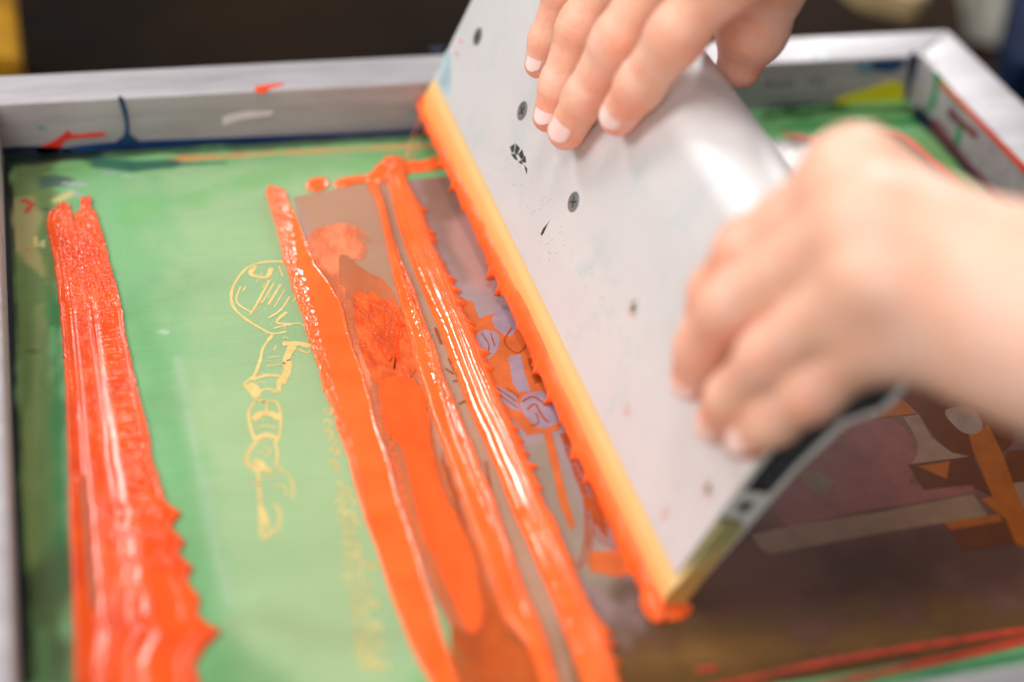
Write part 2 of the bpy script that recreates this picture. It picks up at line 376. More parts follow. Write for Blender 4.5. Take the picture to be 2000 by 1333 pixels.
# right hand block of the print
P_BRN2, P_ORG2, P_PALE2 = pr('print_deep_brown', (78, 38, 16)), pr('print_dull_orange', (128, 66, 20)), pr('print_beige', (120, 90, 74))
shape([(1624, 830), (1654, 813), (1714, 808), (1764, 833), (1792, 875), (1792, 915), (1774, 945), (1905, 945), (1900, 962), (1774, 985), (1674, 1000), (1543, 1028), (1523, 1015), (1503, 985), (1523, 945), (1598, 875)], P_MAUVE)
shape([(1468, 1045), (1543, 1028), (1724, 1000), (1900, 965), (1930, 1008), (1849, 1020), (1674, 1050), (1503, 1083), (1483, 1070)], P_PALE)
shape([(1764, 815), (1794, 810), (1819, 855), (1859, 885), (1895, 892), (1854, 897), (1779, 907), (1792, 890), (1792, 865), (1779, 837)], P_PALE2)
shape([(1676, 781), (1694, 772), (1721, 815), (1704, 817)], P_GREY); shape([(1624, 815), (1659, 803), (1644, 830)], P_GREY)
shape([(1563, 915), (1598, 925), (1631, 940), (1606, 970), (1568, 945)], P_OLIVE)
shape([(1621, 823), (1650, 858), (1614, 842)], P_BROWN); shape([(1644, 797), (1688, 806), (1669, 779)], P_BROWN)
shape([(1962, 945), (2030, 938), (2030, 1060), (1998, 990)], P_PALE2)
shape([(1739, 767), (1779, 757), (1850, 760), (1930, 776), (1967, 800), (1981, 830), (1980, 858), (1966, 878), (1935, 887), (1895, 891), (1855, 879), (1820, 847), (1797, 809), (1774, 789)], P_BROWN, True)
shape([(1694, 770), (1739, 767), (1774, 789), (1790, 808), (1721, 816)], P_ORANGE)
shape([(1965, 882), (2050, 874), (2050, 934), (1960, 945)], P_BROWN)
shape([(1774, 908), (1900, 891), (1940, 972), (1895, 947), (1804, 957)], P_BRN2)
shape([(1844, 1021), (1930, 1008), (1990, 1004), (2040, 1050), (1985, 1061), (1880, 1075)], P_BRN2); shape([(1844, 1021), (1950, 1004), (1958, 1018), (1856, 1036)], P_ORG2)
shape([(1892, 849), (1930, 830), (1955, 880), (1995, 985), (2040, 1090), (1984, 1062), (1965, 1015), (1915, 975), (1938, 970), (1920, 925), (1900, 880)], P_ORANGE)
shape([(1792, 911), (1855, 901), (1849, 936)], P_ORG2)
shape([(1846, 803), (1896, 796), (1918, 826), (1916, 842), (1897, 849), (1870, 838)], P_GREY, True)
# line drawing between the ink ridge and the blade
shape([(893, 580), (925, 590), (934, 622), (965, 612), (1000, 604), (1040, 690), (1080, 770), (1095, 840), (1030, 850), (985, 800), (950, 720)], P_FILM)
shape([(968, 610), (998, 600), (1012, 632), (1000, 655), (978, 650), (962, 632)], P_LILAC, True)
shape([(932, 652), (966, 648), (976, 672), (958, 698), (940, 690)], P_LILAC, True)
shape([(992, 700), (1016, 690), (1024, 730), (1036, 764), (1012, 766), (1000, 742)], P_LILAC)
shape([(1024, 772), (1056, 764), (1082, 786), (1090, 820), (1072, 836), (1046, 834), (1024, 808), (1016, 788)], P_LILAC, True)
shape([(966, 752), (1006, 772), (1018, 806), (1000, 800), (978, 780)], P_LILAC)
shape([(1030, 700), (1052, 704), (1064, 740), (1046, 752)], P_FILM2)
shape([(1062, 846), (1078, 842), (1104, 960), (1124, 1028), (1112, 1036), (1092, 980)], P_FILM)
shape([(1092, 846), (1124, 850), (1150, 930), (1180, 1010), (1188, 1060), (1160, 1020), (1130, 950)], P_FILM2)
shape([(1150, 1080), (1230, 1070), (1250, 1100), (1255, 1124), (1200, 1126), (1150, 1116)], P_FILM)
zz[0] += .01
ln = [([(1000, 640), (985, 668), (1010, 690), (1030, 672)], .8), ([(940, 650), (955, 675), (950, 695)], .6), ([(958, 650), (966, 676)], .6), ([(1020, 785), (1040, 775), (1062, 788)], .9),
      ([(1030, 800), (1045, 790), (1058, 812), (1072, 826)], 1.0), ([(1036, 832), (1052, 826), (1046, 806)], .8), ([(972, 758), (1008, 784)], .7), ([(976, 772), (1010, 796)], .7), ([(990, 758), (1014, 776)], .6),
      ([(1122, 880), (1140, 960), (1146, 1040), (1132, 1110)], 1.3), ([(1150, 1010), (1190, 1030), (1200, 1060)], 1.0), ([(1156, 1030), (1176, 1058), (1206, 1070)], .9), ([(1160, 1000), (1154, 1060), (1148, 1100)], 1.1),
      ([(876, 700), (905, 760), (925, 800)], .8), ([(870, 720), (885, 730)], .8), ([(884, 745), (900, 742)], .7), ([(896, 790), (912, 784), (925, 808)], .8), ([(850, 640), (862, 672)], 1.2), ([(948, 900), (960, 960)], .9)]
strokes('drawn_line', ln, zz[0] + .03, P_FILM2, frame)
tl = []
for k in range(9):
    a = (1102 + k * 5.4, 876 + k * 11.5); tl.append(([a, (a[0] + 7, a[1] - 4), (a[0] + 12, a[1] + 5)], .5))
strokes('drawn_lettering', tl, zz[0] + .05, P_LILAC, frame)
# pale stencil drawing left in the green coating
sl = [
    ([(556, 512), (520, 512), (486, 522), (464, 545), (452, 572), (456, 600), (478, 622), (506, 640), (532, 652), (560, 648)], 1.4),
    ([(470, 560), (462, 590), (490, 610)], 1.0), ([(500, 520), (490, 536), (520, 542), (530, 524)], 2.4), ([(545, 520), (552, 540)], 1.0),
    ([(526, 548), (504, 590), (488, 616)], 1.3), ([(536, 552), (512, 592)], .9), ([(548, 556), (524, 596)], 1.3), ([(556, 566), (536, 600)], .8), ([(566, 580), (548, 606), (524, 622)], 1.2), ([(480, 560), (474, 570)], .9),
    ([(560, 610), (540, 630), (570, 634)], 1.6), ([(534, 642), (580, 632), (600, 640)], 1.0), ([(590, 566), (572, 590)], 1.0),
    ([(532, 655), (514, 680), (508, 705), (496, 735), (484, 744), (478, 752), (492, 768), (500, 780)], 1.5),
    ([(552, 672), (585, 672), (606, 678)], 3.2), ([(572, 676), (560, 700), (562, 720), (550, 750)], 3.8), ([(540, 675), (535, 685)], .8), ([(523, 700), (545, 696)], .7), ([(520, 716), (548, 712)], .7),
    ([(582, 682), (600, 690), (606, 684)], 1.0), ([(494, 742), (520, 734), (548, 736), (556, 746)], 1.8), ([(486, 750), (500, 760), (500, 776)], 3.6), ([(505, 764), (525, 760), (540, 768)], 1.3), ([(546, 740), (544, 766)], 2.0),
    ([(500, 782), (488, 800), (486, 818), (494, 850), (500, 862)], 1.4), ([(502, 782), (520, 784), (540, 786), (548, 812), (546, 850), (536, 866)], 1.4), ([(521, 784), (521, 806)], 1.2),
    ([(494, 820), (510, 808), (534, 810), (544, 820)], 3.2), ([(498, 838), (520, 832), (540, 838)], 1.0), ([(498, 858), (520, 850), (540, 856)], 2.8),
    ([(500, 864), (484, 888), (484, 906), (500, 918), (520, 916), (530, 922)], 1.8), ([(538, 866), (542, 890), (538, 912)], 1.2), ([(500, 880), (520, 890), (530, 880)], .8), ([(496, 900), (510, 906), (512, 914)], 2.8),
    ([(504, 920), (508, 980), (512, 1046), (522, 1050), (530, 1030)], 1.4), ([(545, 910), (570, 940), (572, 975)], .9), ([(536, 950), (556, 950), (560, 968)], .8), ([(534, 985), (546, 1000), (542, 1034), (520, 1044)], 1.2), ([(510, 990), (524, 1030)], 2.0),
]
rr = random.Random(4)
for k in range(60):
    y = 525 + rr.random() * 440; x = np.interp(y, [520, 600, 640, 680, 740, 800, 900, 1000], [525, 520, 540, 560, 515, 518, 515, 535]) + rr.uniform(-28, 28); q = rr.uniform(4, 13)
    sl.append(([(x, y), (x - q * .4, y + q * .7)], rr.uniform(.3, .7)) if y < 640 else ([(x - q * .6, y), (x, y - 2), (x + q * .6, y + 1)], rr.uniform(.3, .8)))
strokes('stencil_drawing', sl, 0.05, P_CREAM, frame)
P_CREAM2 = pr('stencil_pale_orange', (196, 184, 124))
sl2 = []
for k in range(26):                                   # soft rows of mirrored letters, too worn to read
    y = 800 + k * 20; x = 636 + k * 2.6
    for j in range(2 + k % 2):
        xx = x + j * 20 + 8 * _H[k, j]; yy = y + 8 * _H[j, k]
        if xx > np.interp(yy, [866, 1041, 1199, 1333], [650, 705, 765, 820]): continue
        r = 5 + 4 * _H[k + 9, j]
        sl2.append(([(xx - r, yy), (xx, yy - r), (xx + r, yy), (xx + r * .4, yy + r)], 0.9 + 1.1 * _H[k, j + 7]))
strokes('worn_lettering', sl2, 0.04, P_CREAM2, frame)

# ---- stains and drips on the rails
def wall_back(px, c, mat, thick=.25, name='ink_stain', smooth=True):
    P = catmull(px, 4, True) if smooth else px
    return slab(name, [on_plane(a, b, (0, -0.02, 0), np.array([0, 1.0, 0])) for a, b in P], (0, -1, 0), thick, mat, frame)
def wall_right(px, mat, thick=.25, name='ink_stain'):
    return slab(name, [on_plane(a, b, (W - .02, 0, 0), np.array([1.0, 0, 0])) for a, b in catmull(px, 4, True)], (-1, 0, 0), thick, mat, frame)
def top_stain(px, mat, thick=.2): return slab('ink_stain', [on_z(a, b, H + .01) for a, b in catmull(px, 4, True)], (0, 0, 1), thick, mat, frame)
K_BLUE, K_RED, K_YEL, K_GRN = m_ink('stain_blue', lin(12, 40, 84), lin(20, 62, 110), .35, .1), m_ink('stain_red', lin(190, 24, 20), lin(214, 44, 34), .35, .1), m_ink('stain_yellow', lin(206, 196, 12), lin(222, 210, 40), .4, .1), m_ink('stain_green', lin(20, 120, 70), lin(60, 150, 96), .45, .1)
K_RED2, K_NAVY, K_TEAL, K_WHITE = m_ink('stain_orange_red', lin(222, 60, 20), lin(236, 84, 36), .35, .1), m_ink('stain_navy', lin(18, 28, 48), lin(26, 40, 66), .4, .1), m_ink('stain_teal', lin(86, 140, 128), lin(120, 160, 150), .5, .1), m_ink('stain_white', lin(206, 196, 202), lin(222, 214, 220), .5, .1)
K_MAR, K_SLATE, K_PGRN = m_ink('stain_maroon', lin(98, 34, 54), lin(120, 60, 66), .4, .1), m_ink('stain_slate', lin(70, 110, 140), lin(120, 150, 160), .5, .1), m_ink('stain_pale_green', lin(110, 160, 130), lin(130, 176, 150), .5, .1)
wall_back([(231, 190), (239, 190), (248, 214), (252, 240), (254, 262), (270, 276), (240, 280), (228, 276), (242, 264), (244, 240), (238, 214)], 0, K_BLUE, .9, 'ink_drip')
wall_back([(262, 276), (400, 271), (560, 265), (700, 259), (850, 250), (858, 258), (700, 268), (500, 278), (300, 288), (140, 296), (130, 289), (200, 280)], 0, K_BLUE, .5, 'ink_line')
wall_back([(0, 290), (60, 286), (130, 290), (128, 300), (4, 304)], 0, K_NAVY, .5, 'ink_line')
wall_back([(70, 292), (104, 276), (124, 262), (134, 255), (144, 263), (198, 259), (202, 265), (150, 270), (126, 276), (112, 296), (86, 300)], 0, K_RED, .5)
wall_back([(72, 246), (84, 245), (90, 250), (80, 254), (73, 251)], 0, K_TEAL)
wall_back([(437, 229), (470, 220), (530, 217), (524, 226), (470, 234), (438, 244)], 0, K_WHITE)
wall_back([(1630, 200), (1650, 188), (1690, 176), (1720, 166), (1745, 158), (1762, 166), (1764, 196), (1756, 207), (1744, 196), (1716, 200), (1680, 204), (1650, 208)], 0, K_YEL, .6)
wall_back([(1500, 212), (1560, 206), (1640, 203), (1760, 200), (1770, 212), (1640, 216), (1500, 224)], 0, K_GRN, .5)
wall_back([(1498, 210), (1550, 204), (1592, 203), (1590, 212), (1500, 218)], 0, K_NAVY, .7)
wall_back([(1704, 120), (1760, 116), (1766, 128), (1740, 140), (1706, 136)], 0, K_BLUE, .4)
wall_back([(1672, 124), (1704, 120), (1706, 138), (1690, 144), (1676, 136)], 0, K_SLATE, .3)
wall_back([(1779, 104), (1787, 102), (1793, 130), (1792, 180), (1796, 205), (1764, 207), (1772, 176), (1774, 130)], 0, K_NAVY, .8, 'ink_drip')
K_SMUDGE = m_ink('stain_marker', lin(96, 98, 118), lin(130, 130, 140), .6, .1)
for (cx, cy, r_) in ((1504, 166, 8), (1522, 166, 7), (1538, 165, 7), (1550, 164, 5), (1580, 162, 6), (1594, 160, 9), (1606, 161, 8)):
    wall_back([(cx - r_ * .5, cy - r_), (cx + r_ * .4, cy - r_ * .9), (cx + r_ * .5, cy + r_ * .2), (cx - r_ * .1, cy + r_), (cx - r_ * .6, cy + r_ * .5)], 0, K_SMUDGE, .12, 'marker_writing')
top_stain([(498, 172), (510, 168), (545, 164), (556, 166), (530, 173), (514, 182), (502, 181)], K_RED2)
top_stain([(1598, 104), (1606, 102), (1614, 112), (1606, 118), (1600, 114)], K_SLATE)
top_stain([(838, 93), (868, 91), (864, 99), (846, 101)], K_NAVY)
wall_right([(1826, 140), (1836, 146), (1850, 164), (1866, 186), (1892, 216), (1906, 226), (1890, 222), (1862, 196), (1840, 170), (1834, 166), (1828, 200), (1812, 222), (1810, 212), (1824, 176)], K_GRN, .4)
wall_right([(1852, 222), (1858, 210), (1868, 222), (1880, 234), (1904, 254), (1912, 266), (1900, 268), (1880, 250), (1860, 234)], K_MAR, .4)
wall_right([(1872, 248), (1880, 246), (1874, 284), (1864, 282)], K_GRN, .4)
wall_right([(1790, 212), (1804, 216), (1860, 280), (1920, 345), (1990, 428), (1975, 432), (1900, 350), (1830, 280), (1784, 224)], K_NAVY, .5)
wall_right([(1822, 234), (1836, 240), (1880, 300), (1940, 366), (1992, 424), (1980, 424), (1920, 366), (1870, 312), (1826, 258)], K_MAR, .7)
slab('ink_line', [np.array(p) for p in [(W - .02, -28, H - 3.2), (W - .02, -60, H - 3.4), (W - .02, -120, H - 4.5), (W - .02, -200, H - 4), (W - .02, -200, H - .6), (W - .02, -120, H - .6), (W - .02, -60, H - .7), (W - .02, -28, H - .8)]], (-1, 0, 0), .5, K_RED2, frame)
# thin rust lines by the near rail, orange remnants in the far right corner
strokes('ink_residue', [([(1380, 1345), (1600, 1296), (1800, 1262), (2080, 1220)], [1.2, 2.6, 2.6, 3.5]), ([(1580, 1345), (1760, 1306), (1900, 1276), (2080, 1232)], [2.0, 3.0, 3.4, 3.0]), ([(1360, 1310), (1400, 1304)], 2.0)], .30, m_flat('dried_orange', lin(190, 52, 8), .4, .2, 200), frame, .15)
strokes('ink_residue', [([(1530, 262), (1555, 268), (1590, 275), (1600, 290)], [2, 4, 5, 2]), ([(1600, 276), (1660, 268), (1735, 266), (1765, 272), (1800, 300), (1880, 372)], [2, 3, 4, 6, 6, 4]), ([(1655, 238), (1668, 250)], 2)], .30, m_flat('wet_orange', lin(236, 70, 16), .3, .1, 200), frame, .3)
strokes('stencil_edge', [([(1700, 1365), (1800, 1322), (1900, 1300), (2100, 1262)], 2.2)], .25, K_GRN, frame, .1)

# ================================================================== INK
def ink_band(name, Lp, Rp, y0, y1, nr, nc, hfun, mat, label, tooth=None, z0=0.30, edge=1.4, cut=None, endt=4.0):
    ys = np.linspace(y0, y1, nr)
    lx = np.interp(ys, [p[1] for p in Lp], [p[0] for p in Lp]); rx = np.interp(ys, [p[1] for p in Rp], [p[0] for p in Rp])
    A = np.array([on_z(a, b) for a, b in zip(lx, ys)]); B = np.array([on_z(a, b) for a, b in zip(rx, ys)])
    sm = np.concatenate([[0], np.cumsum(np.hypot(*np.diff((A + B)[:, :2] / 2, axis=0).T))])
    dirw = (B - A) / (np.linalg.norm(B - A, axis=1, keepdims=True) + 1e-6)
    A = A + dirw * ((vnoise(sm / 2.2, sm * 0, 3, 5) - .5) * 1.1)[:, None]; B = B + dirw * ((vnoise(sm / 1.9, sm * 0 + 3, 3, 8) - .5) * 1.1)[:, None]
    kk = 31; padA = np.pad(A, ((kk // 2, kk // 2), (0, 0)), mode='edge'); As = np.stack([np.convolve(padA[:, c], np.ones(kk) / kk, 'valid') for c in range(3)], 1); pad = np.pad(B, ((kk // 2, kk // 2), (0, 0)), mode='edge')
    Bs = np.stack([np.convolve(pad[:, c], np.ones(kk) / kk, 'valid') for c in range(3)], 1)
    if tooth is not None: B = B + dirw * tooth(sm)[:, None]
    wd = np.linalg.norm(B - A, axis=1)
    t = 0.5 - 0.5 * np.cos(np.linspace(0, np.pi, nc)); t = 0.5 * t + 0.5 * np.linspace(0, 1, nc)
    Tt, SS = np.meshgrid(t, sm); WW = wd[:, None] * np.ones_like(Tt)
    d = np.minimum(Tt, 1 - Tt) * WW
    d = np.minimum(d, (SS - sm[0]) * 1.2); d = np.minimum(d, (sm[-1] - SS) * 1.2 + .2)
    e = np.clip(d / edge, 0, 1); e = np.sqrt(np.clip(1 - (1 - e) ** 2, 0, 1))
    Z = z0 + e * np.maximum(hfun(SS, Tt, WW), .12)
    XY = As[:, None, :2] * (1 - Tt[..., None]) + (A - As)[:, None, :2] * ((1 - Tt[..., None]) ** 7) + Bs[:, None, :2] * Tt[..., None] + (B - Bs)[:, None, :2] * (Tt[..., None] ** 7)
    V = np.concatenate([XY, Z[..., None]], -1).reshape(-1, 3) * S
    idx = np.arange(nr * nc).reshape(nr, nc)
    Fq = np.stack([idx[:-1, :-1], idx[:-1, 1:], idx[1:, 1:], idx[1:, :-1]], -1)
    if cut is not None:
        c = cut(SS, Tt)[:-1, :-1]; Fq = Fq[~c]
    Fq = Fq.reshape(-1, 4)[:, ::-1]
    me = bpy.data.meshes.new(name); me.vertices.add(len(V)); me.vertices.foreach_set('co', V.ravel())
    me.loops.add(Fq.size); me.loops.foreach_set('vertex_index', np.ascontiguousarray(Fq).ravel().astype(np.int32))
    me.polygons.add(len(Fq)); me.polygons.foreach_set('loop_start', np.arange(0, Fq.size, 4, dtype=np.int32)); me.polygons.foreach_set('loop_total', np.full(len(Fq), 4, np.int32))
    me.update(calc_edges=True); me.validate()
    fl = me.polygons[len(me.polygons) // 2].normal.z < 0
    if fl: me.flip_normals()
    o = link(name, me, mat, None, True)
    return tag(o, label, 'ink', 'ink streaks pulled along the mesh')
def gauss(x, c, s): return np.exp(-((x - c) / s) ** 2)
def teeth(period, amp, seed, start=0, end=1e9):
    rr = random.Random(seed); cs = []; x = start
    while x < 480: x += period * (.35 + rr.random() * 1.3); cs.append((x, amp * rr.random() ** 1.6 * 1.5, .5 + 1.2 * rr.random(), rr.random() * .6 + .5))
    def f(sm):
        o = np.zeros_like(sm)
        for c, a, w_, q in cs: d = sm - c; o = np.maximum(o, a * np.exp(-np.where(d > 0, d / (w_ * q), -d / (w_ * 1.6))))
        return o + .5 * vnoise(sm / 3, sm * 0, 3, seed)
    return f

# --- left streak
AL = [(104, 392), (97, 415), (91, 432), (92, 451), (106, 518), (116, 599), (122, 677), (127, 747), (130, 853), (133, 936), (135, 1041), (140, 1146), (142, 1216), (145, 1333), (146, 1420)]
AR = [(183, 386), (186, 412), (204, 466), (216, 520), (228, 559), (240, 610), (245, 650), (261, 723), (275, 783), (293, 853), (298, 901), (312, 936), (314, 948), (326, 985), (354, 1006), (335, 1031), (340, 1040), (363, 1062), (350, 1080), (356, 1092), (378, 1111), (366, 1132), (370, 1145), (392, 1171), (386, 1202), (400, 1220), (430, 1236), (403, 1265), (382, 1297), (389, 1333), (400, 1420)]
def hA(s, t, w_):
    base = 1.15 + 0.5 * gauss(t, .03, .05) + 0.35 * gauss(t, .97, .06) - .55 * gauss(t, .16, .05) + .35 * gauss(t, .24, .035)
    base += .55 * gauss(t, .46 + .015 * np.sin(s / 18), .02) - .55 * gauss(t, .52 + .012 * np.sin(s / 14), .045) + .25 * gauss(t, .88, .03)
    lad = (np.abs(((s / 1.75 + 1.2 * vnoise(s / 6, t * 6, 2, 1)) % 1.0) - .5) * 2) ** .8
    w1 = np.clip((t - .24) / .04, 0, 1) * np.clip((.45 - t) / .04, 0, 1) * np.clip((s - 55) / 25, 0, 1) * np.clip(2.3 - s / 150, 0.1, 1)
    lad2 = (np.abs(((s / 3.1 + t * 2.2 + 1.3 * vnoise(s / 5, t * 5, 2, 4)) % 1.0) - .5) * 2) ** .7
    w2 = np.clip((t - .60) / .04, 0, 1) * np.clip((.90 - t) / .04, 0, 1) * np.clip((s - 60) / 20, 0, 1) * np.clip(2.4 - s / 130, 0.15, 1)
    rough = (np.abs(vnoise(s / 3.2, t * 13, 3, 2) - .5) * 2)
    wr = np.clip(1.5 - np.abs(s - 45) / 50, .05, 1)
    vein = np.abs(vnoise(s / 60, t * 22 + .5 * vnoise(s / 19, t * 3, 2, 6), 2, 3) - .5)
    return base + .62 * lad * w1 + .68 * lad2 * w2 + 1.15 * rough * wr * np.clip(t * 8 - .6, 0, 1) - .5 * np.clip(.1 - vein, 0, 1) * 6 * (1 - .5 * w1) * np.clip(1.6 - s / 110, .35, 1)
def cutA(s, t):
    top = (s < 9 + 10 * vnoise(t * 16, t * 0, 2, 11) * 1.0) & ~((np.abs(t - .80) < .13) & (s > 0)) & ~((t < .42) & (s > 7 + 2 * np.sin(t * 40)) & (t > .12)) & ~((t <= .12) & (s > 13))
    notch = (np.abs(t - .52) < .05 - (s - 8) * .003) & (s < 22)
    return top | notch
ink_band('ink_streak', AL, AR, 386, 1420, 1150, 120, hA, INK_RED, 'wide glossy red-orange ink streak by the left rail, with ladder-like ripples', cut=cutA, edge=1.2)
# bare sliver inside the streak, where the blade wiped it thin
o = zslab('ink_wipe', [(160, 930), (166, 936), (172, 1000), (178, 1080), (188, 1150), (186, 1186), (177, 1184), (170, 1120), (164, 1040), (158, 970)], 1.75, .25, m_flat('wiped_ink', lin(176, 86, 52), .4, .1, 80)); tag(o, 'narrow brownish wiped patch lying along the wide red-orange ink streak', 'ink')

# --- broad flat streak
BL = [(524, 370), (519, 380), (521, 390), (527, 409), (539, 448), (548, 490), (552, 508), (560, 529), (572, 571), (590, 619), (597, 650), (621, 719), (631, 765), (649, 800), (659, 842), (677, 888), (681, 901), (695, 957), (713, 1017), (734, 1069), (755, 1139), (776, 1199), (808, 1276), (839, 1333), (885, 1420)]
BR = [(548, 370), (560, 380), (566, 400), (581, 427), (599, 478), (616, 520), (645, 556), (668, 595), (687, 670), (711, 730), (725, 783), (736, 835), (756, 888), (766, 919), (780, 982), (801, 1034), (825, 1111), (850, 1192), (867, 1251), (895, 1333), (925, 1420)]
def hB(s, t, w_):
    bead = np.clip(1.25 - t * (1.0 + s / 42.), 0, 1)
    lump = vnoise(s / 5.5, t * 2.5, 3, 12); rip = np.abs(vnoise(s / 2.2, t * 8, 3, 13) - .5) * 2
    knot = np.abs(((s / 7.5 + .5 * vnoise(s / 9, t * 2, 2, 15)) % 1.0) - .5) * 2
    hd = np.clip(1.3 - s / 75, 0, 1) * np.clip(1.6 - t * 1.3, 0, 1)
    return .55 + hd * (1.4 * knot ** .7 + 1.6 * np.abs(vnoise(s / 2.6, t * 4, 3, 16) - .5)) + 1.7 * bead * (.45 + lump) * np.clip(1.25 - s / 190, .25, 1) + 1.7 * rip * np.clip(bead * 1.4, 0, 1) * np.clip(1.2 - s / 230, .1, 1) + .10 * vnoise(s / 20, t * 5, 2, 14) + .25 * gauss(t, .96, .03)
ink_band('ink_streak', BL, BR, 370, 1420, 1000, 80, hB, INK, 'broad flat orange ink streak bordering the green coating, lumpy far end', edge=.9)

# --- narrow ribbon
CL = [(716, 360), (734, 394), (744, 430), (758, 499), (770, 553), (784, 606), (802, 670), (809, 712), (826, 765), (840, 811), (862, 871), (881, 919), (902, 982), (920, 1034), (941, 1090), (965, 1153), (986, 1209), (1035, 1269), (1058, 1333), (1075, 1420)]
CR = [(737, 360), (755, 412), (767, 460), (785, 514), (809, 565), (817, 592), (837, 649), (851, 677), (865, 730), (879, 765), (897, 807), (914, 853), (923, 866), (941, 919), (965, 971), (979, 1017), (997, 1069), (1018, 1129), (1035, 1174), (1056, 1216), (1074, 1269), (1091, 1333), (1118, 1420)]
def hC(s, t, w_):
    body = 1.5 + 1.2 * np.clip(1 - s / 320, .3, 1) * (4 * t * (1 - t))
    r = .95 * gauss(t, .62 + .10 * np.sin(s / 21 + 1), .05) + .45 * gauss(t, .80 + .04 * np.sin(s / 13), .04) - .6 * gauss(t, .71 + .05 * np.sin(s / 17), .04) + .3 * gauss(t, .12, .05)
    wr = np.abs(vnoise(s / 3.5, t * 5, 3, 22) - .5) * 2 * gauss(s, 118, 52) * np.clip((t - .4) * 6, 0, 1)
    return body + r * (.5 + vnoise(s / 9, t, 2, 21)) + 1.6 * wr + .5 * np.abs(vnoise(s / 7, t * 5, 3, 23) - .5)
ink_band('ink_streak', CL, CR, 360, 1420, 1000, 70, hC, INK, 'narrow wrinkled orange ink ribbon just left of the thick toothed one', edge=1.8)

# --- thick toothed ridge
DL = [(755, 345), (764, 385), (776, 436), (794, 490), (815, 544), (838, 600), (862, 656), (879, 705), (900, 758), (918, 807), (943, 860), (960, 900), (976, 936), (1000, 999), (1028, 1059), (1053, 1118), (1081, 1181), (1105, 1244), (1137, 1333), (1165, 1420)]
DR = [(790, 345), (800, 367), (812, 388), (830, 420), (846, 475), (868, 520), (884, 556), (900, 600), (921, 641), (946, 698), (963, 747), (985, 800), (1003, 832), (1024, 881), (1035, 912), (1050, 943), (1063, 985), (1077, 1006), (1095, 1045), (1116, 1097), (1130, 1136), (1151, 1181), (1176, 1223), (1193, 1276), (1211, 1333), (1240, 1420)]
def hD(s, t, w_):
    body = 1.0 + 2.9 * np.clip(4 * t * (1 - t), 0, 1) ** .8
    gr = 0
    for c, a in ((.42, .55), (.52, .5), (.62, .55), (.71, .45), (.80, .4)):
        gr = gr + a * gauss(t, c + .025 * np.sin(s / 25 + c * 9), .026) * (.2 + .9 * vnoise(s / 48, t * 0 + c * 9, 2, 31))
    return body + 1.25 * gr + .7 * (vnoise(s / 30, t * 3, 2, 34) - .5) + .28 * np.abs(vnoise(s / 1.6, t * 12, 2, 33) - .5) * np.clip((t - .45) * 8, 0, 1) - .5 * gauss(t, .3, .07)
ink_band('ink_streak', DL, DR, 345, 1420, 1200, 80, hD, INK, 'thick grooved orange ink ridge nearest the blade, its right edge toothed', tooth=teeth(6.5, 2.6, 3), edge=2.2)

# --- thin films between the streaks
def film(px, mat, label, thick=.25, z=.30):
    P = catmull(px, 6, True); px = [(p[0] + 9 * (vnoise(p[0] / 11, p[1] / 11, 3, 91) - .5), p[1] + 9 * (vnoise(p[0] / 11, p[1] / 11, 3, 92) - .5)) for p in P]
    return tag(zslab('ink_film', px, z, thick, mat, None, False), label, 'ink')

def m_film(name, c1, c2, a0, a1, sc_, rough=.4, curl=0.0, thr=(.35, .6)):
    m, t, b = nt(name); co = objco(t, (1.3, .55, 1)); n1 = noise(t, co, sc_, 6, .65); n1.node.inputs['Distortion'].default_value = .8
    t.links.new(ramp(t, n1, [(.35, c1), (.65, c2)]), b.inputs['Base Color']); b.inputs['Roughness'].default_value = rough
    mr = node(t, 'ShaderNodeMapRange'); mr.inputs[1].default_value = thr[0]; mr.inputs[2].default_value = thr[1]; mr.inputs[3].default_value = a0; mr.inputs[4].default_value = a1
    t.links.new(noise(t, objco(t, (1, .5, 1)), sc_ * .7, 6, .7), mr.inputs[0]); t.links.new(mr.outputs[0], b.inputs['Alpha'])
    n3 = noise(t, objco(t), 170, 2, .5); n3.node.inputs['Distortion'].default_value = 2.5
    bump(t, b, n3, curl or .1, .0012); return m
INK_THIN = m_film('ink_thin', lin(232, 118, 70), lin(240, 140, 100), .0, .95, 70, thr=(.40, .58))
INK_BRN = m_film('ink_brownish', lin(186, 90, 26), lin(206, 84, 20), .25, .9, 26)
INK_PATCH = m_film('ink_patch', lin(206, 66, 12), lin(240, 104, 40), .82, 1.0, 110, .35, .8)
INK_TONGUE = m_film('ink_tongue', lin(236, 84, 20), lin(246, 100, 34), .92, 1.0, 40, .35, .15)
film([(612, 452), (650, 440), (690, 440), (722, 468), (726, 500), (700, 508), (668, 498), (662, 540), (676, 575), (660, 590), (640, 560), (614, 520), (600, 480)], INK_THIN, 'pale smeared orange film at the far end between two streaks', .1)
film([(668, 590), (690, 600), (704, 680), (728, 750), (748, 800), (770, 880), (784, 930), (760, 900), (734, 830), (712, 740), (690, 670)], INK_THIN, 'pale orange film strip along the broad flat streak', .1)
film([(690, 574), (720, 578), (724, 570), (745, 584), (772, 592), (788, 620), (806, 660), (814, 700), (806, 730), (786, 748), (752, 754), (728, 742), (706, 692), (696, 640)], INK_PATCH, 'dark orange patch of ink left of the narrow ribbon', .3)
film([(742, 752), (800, 742), (828, 772), (838, 830), (846, 890), (867, 964), (895, 1024), (918, 1076), (934, 1146), (942, 1202), (928, 1236), (905, 1218), (874, 1150), (848, 1090), (822, 1036), (808, 970), (788, 880), (762, 850)], INK_TONGUE, 'long orange ink tongue ending in a rounded tip', .7)
INK_HAZE = m_film('ink_haze', lin(214, 112, 62), lin(228, 128, 80), .15, .75, 30, .4, .15, (.3, .7))
